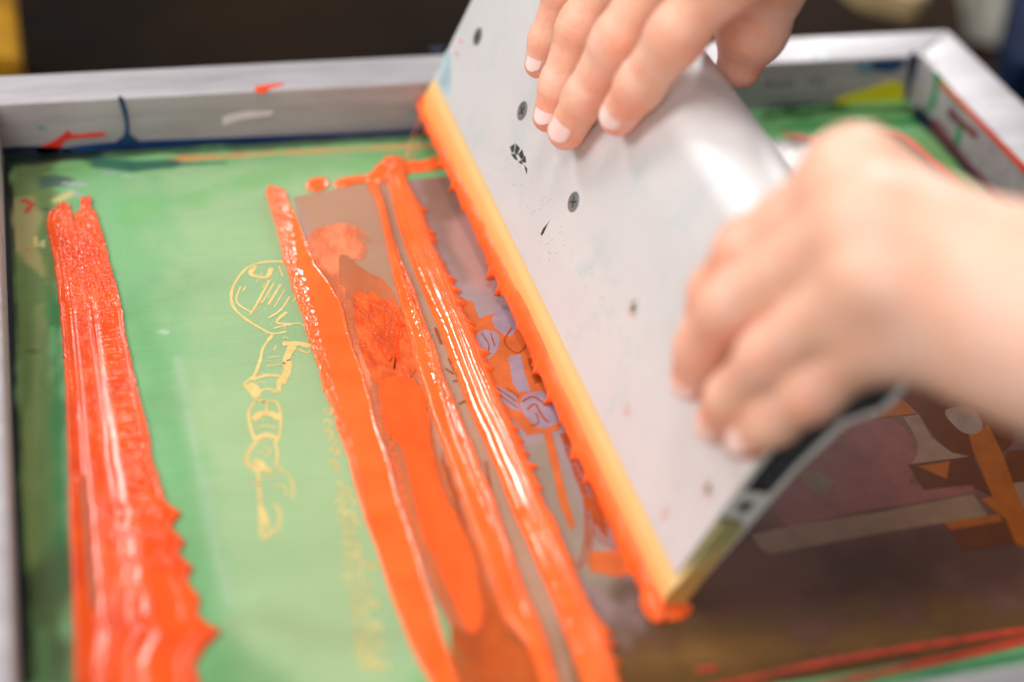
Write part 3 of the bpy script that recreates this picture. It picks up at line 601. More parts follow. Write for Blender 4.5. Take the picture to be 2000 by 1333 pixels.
film([(600, 480), (640, 470), (700, 520), (760, 560), (790, 640), (812, 720), (850, 860), (890, 970), (930, 1080), (1000, 1240), (960, 1260), (880, 1220), (800, 1020), (740, 830), (690, 670), (640, 560)], INK_HAZE, 'broad see-through orange haze of ink between the flat streak and the narrow ribbon', .03, .17)
film([(862, 880), (900, 985), (938, 1090), (984, 1215), (1034, 1275), (1062, 1345), (915, 1400), (880, 1230), (925, 1240), (946, 1205), (938, 1140), (920, 1070), (880, 960)], INK_BRN, 'thin brownish ink film between the tongue and the ribbon', .08, .22)
o = strokes('ink_wrinkle', [([(745 + k * 9 + 10 * math.sin(k), 610 + 15 * (k % 4)), (752 + k * 7, 640 + 14 * (k % 4)), (738 + k * 8, 668 + 13 * (k % 5)), (748 + k * 6, 690 + 9 * (k % 3))], .7) for k in range(6)], .60, m_ink('ink_wrinkle', (.72, .06, .006, 1), (.78, .07, .008, 1), .3, 0), None, .12); tag(o, 'fine wrinkled lines of ink on the dark orange patch', 'ink')
o = strokes('ink_curls', [([(742 + k * 4.6, 800 + k * 21), (750 + k * 5.2, 806 + k * 21), (746 + k * 5, 816 + k * 21)], 1.0) for k in range(14)], .45, INK_FLAT, None, .12); tag(o, 'row of small orange curls on the bare strip beside the broad streak', 'ink')
# --- blobs at the far end
def blob(px, hgt, mat, label):
    P = catmull(px, 5, True); P3 = [on_z(a, b, .3) for a, b in P]; c = sum(P3) / len(P3); V, F = [], []; N = len(P3); R_ = 7
    for k in range(R_ + 1):
        f = k / R_; sc_ = math.cos(f * math.pi / 2) ** .7 if k < R_ else 0.0
        for i, p in enumerate(P3):
            q = c + (p - c) * sc_; q = q + np.array([0, 0, hgt * math.sin(f * math.pi / 2) * (.7 + .6 * _H[(i * 3) % 256, k])]); V.append(q)
    for k in range(R_):
        for i in range(N): F.append((k * N + i, k * N + (i + 1) % N, (k + 1) * N + (i + 1) % N, (k + 1) * N + i))
    o = fix_normals(pymesh('ink_blob', V, F, mat, None, True)); return tag(o, label, 'ink')
blob([(597, 362), (606, 352), (622, 348), (641, 352), (640, 366), (618, 374), (602, 372)], 1.6, INK, 'small orange ink blob at the far end, leftmost of the scraps')
blob([(654, 366), (656, 354), (690, 346), (720, 344), (724, 356), (700, 360), (672, 366)], 1.6, INK, 'flat orange ink scrap between the small blob and the large clot')
blob([(712, 352), (722, 342), (736, 326), (748, 316), (752, 308), (784, 308), (790, 316), (800, 330), (792, 344), (764, 352), (736, 360)], 3.0, INK, 'large orange ink clot at the head of the thick ridge')
blob([(780, 336), (792, 318), (820, 318), (850, 308), (868, 312), (872, 326), (840, 334), (800, 338)], 1.6, INK_FLAT, 'orange ink strip running from the clot to the blade')
print('part 1 done')

# ================================================================== SQUEEGEE
P0 = np.array([220.33, -8.0, 17.52]); P1 = np.array([231.79, -355.81, 0.0])
SU = (P1 - P0) / np.linalg.norm(P1 - P0); SLEN = float(np.linalg.norm(P1 - P0))
SD = np.array([0.34339072, -0.03594823, 0.93850442]); SD /= np.linalg.norm(SD)
SN = np.cross(SD, SU); SN /= np.linalg.norm(SN)
if SN[0] > 0: SN = -SN                                   # front normal, towards the picture's left
def SQ(s, h, w): return P0 + SU * s + SD * h + SN * w
def on_face(u, v, w=0.0): return on_plane(u, v, SQ(0, 0, w), SN)
def sh(u, v, w=0.0):
    q = on_face(u, v, w) - P0; return float(q @ SU), float(q @ SD)
rel = CAMP - P0; hc, wc = rel @ SD, rel @ SN
app = lambda h, w: h + (hc - h) * (-w) / (wc - w)
squee = tag(empty('squeegee', P1), 'aluminium handled squeegee with an orange-inked yellow blade, gripped by two hands', 'squeegee')
def arc(ch, cw, r, a0, a1, n=14, rw=None):
    return [(ch + r * math.sin(math.radians(a)), cw + (rw or r) * math.cos(math.radians(a))) for a in np.linspace(a0, a1, n)]
NR = 22.0; HF = 124.0
outer = [(20, 0)] + [(HF * .5, 0)] + arc(HF, -NR, NR, 0, 150, 26) + [(114, -38.5), (104, -26), (80, -19.5), (20, -15.0), (20, -12.8), (52, -12.8), (52, -1.5), (20, -1.5)]
print('apparent ridge', max(app(h, w_) for h, w_ in outer), 'len', SLEN)
hole1 = [(66, -3), (HF, -3)] + arc(HF, -NR, NR - 3, 0, 140, 16) + [(114, -34.5), (105, -22), (82, -17), (66, -15)]
hole2 = [(58.5 + 3.2 * math.cos(a), -8.6 + 3.2 * math.sin(a)) for a in np.linspace(0, 2 * math.pi, 16, endpoint=False)]
def extrude(name, loops, s0, s1, mat, parent, sharp=28, nseg=1, vcol=None):
    V, F = [], []; offs = []
    for L in loops:
        offs.append(len(V)); 
        for k in range(nseg + 1): V += [SQ(s0 + (s1 - s0) * k / nseg, h, w_) for h, w_ in L]
    flat = [Vector((h, w_, 0)) for L in loops for h, w_ in L]
    tri = tessellate_polygon([[Vector((h, w_, 0)) for h, w_ in L] for L in loops])
    mp, c = {}, 0
    for o, L in zip(offs, loops):
        for i in range(len(L)): mp[c] = (o + i, o + i + nseg * len(L)); c += 1
    for a, b, d in tri: F.append((mp[a][0], mp[b][0], mp[d][0])); F.append((mp[a][1], mp[d][1], mp[b][1]))
    for o, L in zip(offs, loops):
        n = len(L)
        for k in range(nseg):
            for i in range(n): F.append((o + k * n + i, o + k * n + (i + 1) % n, o + (k + 1) * n + (i + 1) % n, o + (k + 1) * n + i))
    o = fix_normals(pymesh(name, V, F, mat, parent, True)); o.data.set_sharp_from_angle(angle=math.radians(sharp)); return o
handle = extrude('handle', [outer, hole1, hole2], -2.0, 350.0, ALU_GRIP, squee)
CAV = m_metal('shaded_cavity', (.05, .05, .055, 1), (.10, .10, .11, 1), .4, .5, .8); handle.data.materials.append(CAV)  # dark inner copy of the aluminium, the cavity's shade put into its colour
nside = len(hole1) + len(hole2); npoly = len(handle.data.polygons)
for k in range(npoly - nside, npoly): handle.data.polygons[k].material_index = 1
bv = handle.modifiers.new('edge', 'BEVEL'); bv.width = 0.5 * S; bv.segments = 2; bv.limit_method = 'ANGLE'; bv.angle_limit = math.radians(40)
# thin seam along the grip
seam = [SQ(s, app and HF + (NR + .25) * math.sin(math.radians(100)), -NR + (NR + .25) * math.cos(math.radians(100))) for s in (-2, 350)]
# blade: front face gets its own colour bands (orange towards the edge: ink smear, and the ink's glow painted in)
def blade():
    ns, nh = 150, 26; hs = np.linspace(-1.5, 50, nh); ss = np.linspace(-4.5, 352.5, ns)
    V, F, C = [], [], []
    loop = [(h, -1.7 + 1.2 * np.clip((19 - h) / 6, 0, 1)) for h in hs] + [(50, -12.4)] + [(-1.5, -11.4)]
    n = len(loop)
    y, yo, o_ = np.array(lin(226, 198, 138)[:3]), np.array(lin(232, 162, 84)[:3]), np.array(lin(255, 112, 24)[:3])
    for s in ss:
        for h, w_ in loop:
            V.append(SQ(s, h, w_)); hh = h + 2.2 * (vnoise(s / 14, h / 10, 2, 41) - .5)
            f = np.clip((hh - 5) / 14, 0, 1); g2 = np.clip((h - 23) / 6, 0, 1); C.append(np.append((yo * (1 - f) + y * f) * (1 - g2) + np.array(lin(150, 146, 100)[:3]) * g2, 1.0))
    for k in range(ns - 1):
        for i in range(n): F.append((k * n + i, k * n + (i + 1) % n, (k + 1) * n + (i + 1) % n, (k + 1) * n + i))
    F.append(tuple(range(n))); F.append(tuple((ns - 1) * n + i for i in reversed(range(n))))
    m, t, b = nt('polyurethane'); a = node(t, 'ShaderNodeVertexColor', layer_name='Col'); t.links.new(a.outputs[0], b.inputs['Base Color'])
    b.inputs['Roughness'].default_value = .38; b.inputs['Subsurface Weight'].default_value = .3; b.inputs['Subsurface Radius'].default_value = (1, .6, .3); b.inputs['Subsurface Scale'].default_value = .003
    o = fix_normals(pymesh('blade', V, F, m, squee)); ca = o.data.color_attributes.new('Col', 'FLOAT_COLOR', 'POINT'); ca.data.foreach_set('color', np.array(C).ravel()); return o
blade()
# ink carried by the blade: bead along the front edge with pulled teeth, and the clot at the near end
INK_BLADE = m_ink('ink_on_blade', (0.95, 0.115, 0.014, 1), (1.0, 0.150, 0.022, 1), 0.38, 0.15, 600, 0.0)
def blade_ink():
    ns, nc = 900, 16; V, F = [], []; ss = np.linspace(-6, 354, ns)
    th = teeth(10.0, 3.6, 9)(ss + 6); up = np.interp(ss, [0, 25, 60, 120, 180, 350], [1.6, 2.6, 4.5, 6.5, 8.0, 7.5]) + 2.5 * (vnoise(ss / 24, ss * 0, 3, 52) - .5)
    for i, s in enumerate(ss):
        for k in range(nc):
            f = k / (nc - 1)
            if f < .55:                                    # front: from its upper border down to the tip
                g_ = f / .55; h = up[i] * (1 - g_) - (2.2 + th[i]) * g_ ** 2.0
                bulge = 2.0 * math.sin(math.pi * min(g_ * .9 + .02, 1)) * (.7 + .5 * vnoise(s / 7, g_ * 3, 2, 53)) ; w_ = -.6 + bulge + .35 * th[i] * g_ ** 3
            else:
                g_ = (f - .55) / .45; h = -1.4 * g_ - (2.2 + th[i]) * (1 - g_) - .6 * math.sin(math.pi * g_); w_ = -.6 + .35 * th[i] * (1 - g_) ** 3 - 11.5 * g_
            V.append(SQ(s, h, w_))
    for i in range(ns - 1):
        for k in range(nc - 1): F.append((i * nc + k, i * nc + k + 1, (i + 1) * nc + k + 1, (i + 1) * nc + k))
    F.append(tuple(range(nc))); F.append(tuple((ns - 1) * nc + k for k in range(nc)))
    return fix_normals(pymesh('blade_ink', V, F, INK_BLADE, squee, True))
blade_ink()
def lump(name, c, ax, mat, parent, seed=0, n=26):
    bm = bmesh.new(); bmesh.ops.create_icosphere(bm, subdivisions=4, radius=1.0)
    for v in bm.verts:
        p = np.array(v.co); r = 1 + .16 * (vnoise(p[0] * 2 + 5, p[1] * 2 + p[2] * 2 + 5, 2, seed) - .5)
        q = np.asarray(c) + ax[0] * p[0] * r + ax[1] * p[1] * r + ax[2] * p[2] * r; v.co = Vector(q * S)
    me = bpy.data.meshes.new(name); bm.to_mesh(me); bm.free(); return fix_normals(link(name, me, mat, parent, True))
lump('ink_clot', SQ(353, 0.6, -10.5), (SU * 6.5, SD * 5.6, SN * 11.0), INK, squee, 3)
lump('ink_clot', SQ(350, 1.5, -.5), (SU * 8, SD * 5.5, SN * 4.5), INK, squee, 5)
lump('ink_clot', SQ(-5, 3, -3), (SU * 3.5, SD * 6, SN * 3.5), INK, squee, 6)
# strands pulled from the blade's far end to the clot on the mesh
def tube(name, pts, r, mat, parent=None, n=6):
    P = catmull(pts, 6); V, F = [], []
    for i, p in enumerate(P):
        tdir = P[min(i + 1, len(P) - 1)] - P[max(i - 1, 0)]; tdir = tdir / np.linalg.norm(tdir)
        a = np.cross(tdir, [0, 0, 1.0]); a /= np.linalg.norm(a) + 1e-9; b = np.cross(tdir, a)
        rr = r * (0.6 + .8 * abs(i / (len(P) - 1) - .5) * 2)
        for k in range(n): q = 2 * math.pi * k / n; V.append(p + (a * math.cos(q) + b * math.sin(q)) * rr)
    for i in range(len(P) - 1):
        for k in range(n): F.append((i * n + k, i * n + (k + 1) % n, (i + 1) * n + (k + 1) % n, (i + 1) * n + k))
    F.append(tuple(range(n))); F.append(tuple((len(P) - 1) * n + k for k in range(n)))
    return fix_normals(pymesh(name, V, F, mat, parent, True))
INK_BLADE.node_tree.nodes['Principled BSDF'].inputs['Coat Weight'].default_value = 0
for o_ in bpy.data.objects:
    if o_.name.startswith('ink_clot'): o_.data.materials[0] = INK_BLADE
a = SQ(-5, 2, -3); b = on_z(792, 314, 1.5)
tube('ink_strand', [a, (a + b) / 2 + np.array([-1, 0, -1.5]), b], .28, INK, squee); tube('ink_strand', [a + [1, 0, 0], (a + b) / 2 + np.array([3, 0, -2]), b + [3, -1, 0]], .2, INK, squee)

# screws, countersunk with a cross recess
PALE = m_metal('glint_screw', (.74, .72, .72, 1), (.84, .82, .82, 1), .5, .2, .4)  # lit copy of the screw steel, white highlight put into the colour
def screw(s, h, r=4.6, ang=.3, name='screw', mat=None):
    bm = bmesh.new(); n = 28; rings = [(r + .55, .01), (r + .35, .07), (r + .05, .08), (r - .12, .015), (r - .3, .13), (r * .55, .19), (0.001, .20)]
    vs = []
    for rr, z in rings: vs.append([bm.verts.new((rr * math.cos(2 * math.pi * k / n), rr * math.sin(2 * math.pi * k / n), z)) for k in range(n)])
    for i in range(len(rings) - 1):
        for k in range(n): bm.faces.new((vs[i][k], vs[i][(k + 1) % n], vs[i + 1][(k + 1) % n], vs[i + 1][k]))
    M4 = Matrix(((SU[0], SD[0], SN[0], 0), (SU[1], SD[1], SN[1], 0), (SU[2], SD[2], SN[2], 0), (0, 0, 0, 1)))
    base = Vector(SQ(s, h, 0))
    for v in bm.verts: v.co = (base + M4 @ v.co) * S
    me = bpy.data.meshes.new(name); bm.to_mesh(me); bm.free(); o = link(name, me, mat or STEEL, squee, True); fix_normals(o)
    if name == 'glint_pin': return
    V, F = [], []                                            # the cross: four dark blades sunk in the head
    for q in (ang, ang + math.pi / 2):
        dx, dy = math.cos(q), math.sin(q); L_, w2 = r * .62, r * .11
        b0 = len(V)
        for zz_ in (.05, .24):
            for sx, sy in ((-1, -1), (1, -1), (1, 1), (-1, 1)): V.append(SQ(s + dx * L_ * sx - dy * w2 * sy, h + dy * L_ * sx + dx * w2 * sy, zz_ + (.01 if q == ang else 0)))
        F += [(b0 + 4, b0 + 5, b0 + 6, b0 + 7), (b0, b0 + 1, b0 + 5, b0 + 4), (b0 + 1, b0 + 2, b0 + 6, b0 + 5), (b0 + 2, b0 + 3, b0 + 7, b0 + 6), (b0 + 3, b0, b0 + 4, b0 + 7)]
    c = fix_normals(pymesh('cross_recess', V, F, BLACK)); c.parent = o
BLACK = m_flat('recess_black', (.035, .04, .045, 1), .5, .1, 50)
for (u, v), a_ in (((933, 72), .2), ((1020, 217), 1.3), ((1120, 395), .7), ((1238, 602), 1.0), ((1384, 956), .4)): s_, h_ = sh(u, v); screw(s_, h_, 4.2 if u < 1200 else 3.9, a_, 'screw', None if u < 1200 else PALE)
for (u, v) in ((1300, 1002), (1226, 800)): s_, h_ = sh(u, v); screw(s_, h_, 2.6, .2, 'glint_pin', PALE)  # pale pins holding white highlights in their colour; the second is highlight alone
# worn black print and paint smears on the plate
def face_slab(name, px, mat, th=.07, smooth=False):
    P = catmull(px, 4, True) if smooth else px
    return slab(name, [on_face(a, b) for a, b in P], SN, th, mat, squee)
cx0, cy0 = 1000, 284
marks = [[(996, 288), (1006, 280), (1004, 296), (1000, 300)], [(1008, 281), (1016, 290), (1010, 304), (1005, 298)], [(1012, 302), (1020, 292), (1024, 306), (1018, 312)], [(1018, 314), (1026, 304), (1028, 318), (1022, 318)], [(998, 302), (1006, 300), (1012, 314), (1006, 312)], [(1024, 322), (1030, 330), (1029, 342), (1026, 332)], [(1012, 316), (1018, 314), (1022, 322), (1016, 320)]]
for mk in marks: face_slab('worn_mark', mk, BLACK)
face_slab('scratch', [(1056, 458), (1060, 448), (1070, 436), (1074, 430), (1068, 442), (1062, 456), (1058, 461)], BLACK)
SM = m_flat('paint_haze', lin(208, 213, 212), .5, .08, 120); SM2 = m_flat('teal_smear', lin(168, 190, 196), .5, .1, 120); SM3 = m_flat('pale_grey_smear', lin(204, 202, 204), .5, .08, 120)
face_slab('paint_smear', [(856, 160), (862, 120), (876, 98), (882, 130), (880, 176), (872, 186)], SM2, .05, True)
def flecks(n, box, slope, size, mat, seed):
    rr = random.Random(seed); V, F = [], []
    for _ in range(n):
        a_ = rr.random(); u = box[0] + (box[2] - box[0]) * a_ + rr.gauss(0, 14); v = box[1] + (box[3] - box[1]) * a_ + rr.gauss(0, 22)
        L_ = size * (0.3 + rr.random() ** 2 * 2); q = slope + rr.gauss(0, .25); c = on_face(u, v); s0, h0 = (c - P0) @ SU, (c - P0) @ SD
        if h0 < 22 or h0 > 105: continue
        b0 = len(V); wd = size * .12 * (.4 + rr.random())
        for i_ in range(5):
            f = i_ / 4 - .5; ww = wd * (1 - (2 * f) ** 2) + .02
            for sg in (-1, 1): V.append(SQ(s0 + math.cos(q) * L_ * f - math.sin(q) * ww * sg, h0 + math.sin(q) * L_ * f + math.cos(q) * ww * sg, .05 + .0004 * (_ % 40)))
        for i_ in range(4): F.append((b0 + 2 * i_, b0 + 2 * i_ + 1, b0 + 2 * i_ + 3, b0 + 2 * i_ + 2))
    o = fix_normals(pymesh('paint_flecks', V, F, mat, squee)); o['kind'] = 'stuff'
flecks(110, (940, 270, 1090, 470), .7, 2.2, SM, 1); flecks(70, (980, 290, 1100, 500), .9, 1.6, SM2, 2); flecks(60, (1130, 520, 1250, 760), .25, 3.2, SM3, 3); flecks(40, (900, 200, 1300, 900), .5, 1.4, SM3, 4)
for (u, v) in ((900, 82), (892, 106)): face_slab('ink_fleck', [(u - 3, v), (u, v - 4), (u + 3, v), (u, v + 4)], K_RED2)

# ================================================================== HANDS
def Lw(u, v, w_): return on_plane(u, v, SQ(0, 0, w_), SN)
def smin(a, b, k):
    h = np.clip(k - np.abs(a - b), 0, None) / k; return np.minimum(a, b) - h * h * k * .25
def surface_nets(Fd, org, step):
    ins = Fd < 0; nx, ny, nz = Fd.shape
    c = np.zeros((nx - 1, ny - 1, nz - 1), np.int8)
    cor = [(i, j, k) for i in (0, 1) for j in (0, 1) for k in (0, 1)]
    for i, j, k in cor: c += ins[i:nx - 1 + i, j:ny - 1 + j, k:nz - 1 + k]
    act = (c > 0) & (c < 8); ci = np.argwhere(act); ids = -np.ones(act.shape, np.int64); ids[act] = np.arange(len(ci))
    acc = np.zeros((len(ci), 3)); cnt = np.zeros(len(ci))
    ed = [(a, b) for a in cor for b in cor if sum(b) - sum(a) == 1 and sum(abs(x - y) for x, y in zip(a, b)) == 1]
    for a, b in ed:
        fa = Fd[ci[:, 0] + a[0], ci[:, 1] + a[1], ci[:, 2] + a[2]]; fb = Fd[ci[:, 0] + b[0], ci[:, 1] + b[1], ci[:, 2] + b[2]]
        m = (fa < 0) != (fb < 0); t = np.where(m, fa / (fa - fb + 1e-12), 0)
        p = np.array(a) + t[:, None] * (np.array(b) - np.array(a)); acc += p * m[:, None]; cnt += m
    V = org + (ci + acc / cnt[:, None]) * step; Q = []
    for ax in range(3):
        o1, o2 = (ax + 1) % 3, (ax + 2) % 3
        sl0 = [slice(None)] * 3; sl1 = [slice(None)] * 3; sl0[ax] = slice(0, -1); sl1[ax] = slice(1, None)
        for q in (o1, o2): sl0[q] = slice(1, -1); sl1[q] = slice(1, -1)
        A_, B_ = ins[tuple(sl0)], ins[tuple(sl1)]; e = np.argwhere(A_ != B_); s_ = A_[A_ != B_]
        e2 = e.copy(); e2[:, o1] += 1; e2[:, o2] += 1
        def gid(d1, d2): r = e2.copy(); r[:, o1] += d1; r[:, o2] += d2; return ids[r[:, 0], r[:, 1], r[:, 2]]
        q = np.stack([gid(-1, -1), gid(0, -1), gid(0, 0), gid(-1, 0)], -1); q[~s_] = q[~s_][:, ::-1]; Q.append(q)
    return V, np.concatenate(Q)

def build_hand(fingers, palm, step, nails, label, kpf=8.0, arm_k=14):
    """fingers: list of (joints, radii) from knuckle to tip; palm: list of (a, b, ra, rb)"""
    allp = [p for js, _ in fingers for p in js] + [p for a, b, _, _ in palm for p in (a, b)]
    mx = max([r for _, rs in fingers for r in rs] + [r for _, _, a, b in palm for r in (a, b)]) + 4
    lo = np.min(allp, 0) - mx; hi = np.max(allp, 0) + mx; n = np.ceil((hi - lo) / step).astype(int) + 1
    ax = [lo[i] + np.arange(n[i]) * step for i in range(3)]
    def prim(Fd, a, b, ra, rb, k, marg=16):
        l = np.minimum(a, b) - max(ra, rb) - marg; h = np.maximum(a, b) + max(ra, rb) + marg
        sl = tuple(slice(max(0, int((l[i] - lo[i]) / step)), min(n[i], int((h[i] - lo[i]) / step) + 2)) for i in range(3))
        X = ax[0][sl[0]][:, None, None]; Y = ax[1][sl[1]][None, :, None]; Z = ax[2][sl[2]][None, None, :]
        ba = b - a; t = ((X - a[0]) * ba[0] + (Y - a[1]) * ba[1] + (Z - a[2]) * ba[2]) / (ba @ ba); t = np.clip(t, 0, 1)
        d = np.sqrt((X - a[0] - t * ba[0]) ** 2 + (Y - a[1] - t * ba[1]) ** 2 + (Z - a[2] - t * ba[2]) ** 2) - (ra + (rb - ra) * t)
        Fd[sl] = smin(Fd[sl], d, k)
    big = np.full(tuple(n), 60.0, np.float32); Ff = big.copy()
    for js, rs in fingers:
        f = big.copy()
        for i in range(len(js) - 1):
            prim(f, js[i], js[i + 1], rs[i] * 1.0, rs[i + 1] * .97, 3.0)
            # slimmer between the joints
        for i in range(1, len(js) - 1): prim(f, js[i] - (js[i + 1] - js[i - 1]) * .03, js[i] + (js[i + 1] - js[i - 1]) * .03, rs[i] * .99, rs[i] * .99, 3.5)
        for i in range(1, len(js) - 1):                     # skin creases over the bent joints
            a_ = js[i + 1] - js[i - 1]; a_ = a_ / np.linalg.norm(a_); m = rs[i] * 1.7
            sl = tuple(slice(max(0, int((js[i][q] - m - lo[q]) / step)), min(n[q], int((js[i][q] + m - lo[q]) / step) + 2)) for q in range(3))
            X = ax[0][sl[0]][:, None, None] - js[i][0]; Y = ax[1][sl[1]][None, :, None] - js[i][1]; Z = ax[2][sl[2]][None, None, :] - js[i][2]
            al = X * a_[0] + Y * a_[1] + Z * a_[2] + .5 * np.sin(X * .5 + Y * .4); fade = np.exp(-(X * X + Y * Y + Z * Z) / (rs[i] * 1.5) ** 2 * .8)
            f[sl] += ((.38 * np.exp(-(al / .8) ** 2) + .28 * np.exp(-((al - 2.6) / .7) ** 2) + .28 * np.exp(-((al + 2.6) / .7) ** 2)) * fade).astype(np.float32)
        Ff = smin(Ff, f, 1.3)
    Fp = big.copy()
    for a, b, ra, rb in palm: prim(Fp, a, b, ra, rb, arm_k)
    Fd = smin(Ff, Fp, kpf)
    V, Q = surface_nets(Fd, lo, step)
    # skin: warmer at joints and tips, slightly mottled
    base, red, pale = np.array([.82, .475, .335]), np.array([.84, .31, .21]), np.array([.84, .56, .46])
    R1 = np.zeros(len(V))
    for js, rs in fingers:
        for j, amt, rad in [(js[-1], 1.0, 1.35), (js[-2], .45, .9), (js[1] if len(js) > 3 else js[0], .65, 1.25), (js[0], .35, 1.3)]:
            R1 = np.maximum(R1, amt * np.exp(-(np.linalg.norm(V - j, axis=1) / (rs[1] * rad)) ** 2))
    mot = vnoise(V[:, 0] / 9, V[:, 1] / 9 + V[:, 2] / 7, 3, 61); R1 = np.clip(R1 * .8 + (mot - .5) * .75 + .08, 0, 1)
    pl = np.clip((vnoise(V[:, 0] / 14 + 7, V[:, 1] / 14 - V[:, 2] / 11, 2, 62) - .45) * 1.6, 0, .5)
    Cc = base * (1 - R1[:, None]) + red * R1[:, None]; Cc = Cc * (1 - pl[:, None]) + pale * pl[:, None]
    me = bpy.data.meshes.new('hand'); me.vertices.add(len(V)); me.vertices.foreach_set('co', (V * S).ravel())
    me.loops.add(Q.size); me.loops.foreach_set('vertex_index', Q.ravel().astype(np.int32)); me.polygons.add(len(Q))
    me.polygons.foreach_set('loop_start', np.arange(0, Q.size, 4, dtype=np.int32)); me.polygons.foreach_set('loop_total', np.full(len(Q), 4, np.int32)); me.update(calc_edges=True); me.validate()
    ca = me.color_attributes.new('Col', 'FLOAT_COLOR', 'POINT'); ca.data.foreach_set('color', np.concatenate([Cc, np.ones((len(V), 1))], 1).ravel())
    o = fix_normals(link('hand', me, SKIN, person, True)); o['label'] = label
    sm = o.modifiers.new('soften', 'SMOOTH'); sm.factor = .5; sm.iterations = 3
    for (fi, dors, wn, ln_) in nails:
        js, rs = fingers[fi]; tip, prev = js[-1], js[-2]; a_ = (tip - prev) / np.linalg.norm(tip - prev); vd = CAMP - tip; vd /= np.linalg.norm(vd); d_ = dors * .45 + vd * .75; d_ = d_ - a_ * (d_ @ a_); d_ /= np.linalg.norm(d_); s_ = np.cross(a_, d_)
        r = rs[-1] * .97; V2, F2 = [], []; nu, nv = 13, 15
        for lay in (0, 1):
            for j in range(nv):
                g_ = j / (nv - 1); x = (-.80 + .98 * g_) * ln_                      # along the finger
                for i in range(nu):
                    f = i / (nu - 1) * 2 - 1
                    ce = 1 - .45 * abs(2 * g_ - 1) ** 4                           # rounded ends
                    ang = f * math.radians(48) * wn * ce
                    rad = math.sqrt(max(r * r - max(x, 0) ** 2 * .75, 1)) + .30 - .55 * lay - .35 * max(0, .18 - g_) * 4
                    V2.append(tip + a_ * (x + 1.5 * (1 - f * f) * (g_ - .2)) + (d_ * math.cos(ang) + s_ * math.sin(ang)) * rad)
        N = nu * nv
        for j in range(nv - 1):
            for i in range(nu - 1):
                q = (j * nu + i, j * nu + i + 1, (j + 1) * nu + i + 1, (j + 1) * nu + i); F2 += [q, tuple(N + z for z in reversed(q))]
        rim = [i for i in range(nu)] + [j * nu + nu - 1 for j in range(1, nv)] + [(nv - 1) * nu + i for i in range(nu - 2, -1, -1)] + [j * nu for j in range(nv - 2, 0, -1)]
        for a0, b0 in zip(rim, rim[1:] + rim[:1]): F2.append((a0, b0, N + b0, N + a0))
        no = fix_normals(pymesh('nail', V2, F2, NAIL, None, True)); no.parent = o
    return o
def m_skin():
    m, t, b = nt('skin'); a = node(t, 'ShaderNodeVertexColor', layer_name='Col')
    t.links.new(mixc(t, .12, a.outputs[0], ramp(t, noise(t, objco(t), 300, 4, .6), [(0.35, (.3, .25, .25, 1)), (0.65, (1, 1, 1, 1))]), 'SOFT_LIGHT'), b.inputs['Base Color'])
    b.inputs['Roughness'].default_value = .5; b.inputs['Specular IOR Level'].default_value = .35
    b.inputs['Subsurface Weight'].default_value = .35; b.inputs['Subsurface Radius'].default_value = (1, .35, .18); b.inputs['Subsurface Scale'].default_value = .0035
    v = node(t, 'ShaderNodeTexVoronoi'); v.inputs['Scale'].default_value = 900; t.links.new(objco(t), v.inputs['Vector'])
    bump(t, b, v.outputs[0], .10, .0004); return m
SKIN = m_skin()
NAIL = m_ink('nail', (.88, .64, .58, 1), (.90, .70, .66, 1), .28, 0, 300, .3)
person = tag(empty('person', Lw(1700, 420, -40)), 'person reaching in with both bare hands to hold the squeegee handle', 'person')
up_n = SN * 1.0
# far hand: right hand, fingertips on the plate, thumb behind
fh = [
    ([Lw(1425, -60, 8), Lw(1322, 68, 13), Lw(1252, 165, 10.5), Lw(1208, 227, 8.5)], [12.8, 11.7, 10.1, 8.8]),
    ([Lw(1312, -90, 9), Lw(1203, 80, 13), Lw(1143, 190, 11), Lw(1106, 256, 9.5)], [11.8, 10.4, 9.4, 8.9]),
    ([Lw(1222, -110, 6), Lw(1130, 52, 12), Lw(1091, 165, 9.5), Lw(1070, 229, 8)], [10.8, 9.4, 8.4, 7.3]),
    ([Lw(1162, -120, 4), Lw(1100, -20, 11), Lw(1065, 76, 8.5), Lw(1050, 127, 7)], [9.8, 8.5, 7.3, 6.5]),
    ([Lw(1560, -150, -24), Lw(1497, -35, -42), Lw(1470, 55, -48), Lw(1444, 128, -52)], [18, 17.5, 15.5, 10.5]),
]
wr = Lw(1560, -420, 10)
pf = [(fh[0][0][0], Lw(1500, -330, 0), 13, 17), (fh[1][0][0], Lw(1440, -340, 6), 13, 18), (fh[2][0][0], Lw(1390, -340, 6), 12, 17), (fh[3][0][0], Lw(1350, -330, 2), 11, 15), (fh[4][0][0], Lw(1500, -320, -10), 16, 18), (fh[0][0][0], fh[3][0][0], 11, 10), (Lw(1430, -330, 2), Lw(1560, -560, 6), 24, 24)]
build_hand(fh, pf, 0.85, [(0, SN, .86, 10), (1, SN - .1 * SU, .84, 10), (2, SN - .1 * SU, .84, 9), (3, SN - .1 * SU, .84, 8)], 'far hand with four fingertips flat on the plate')
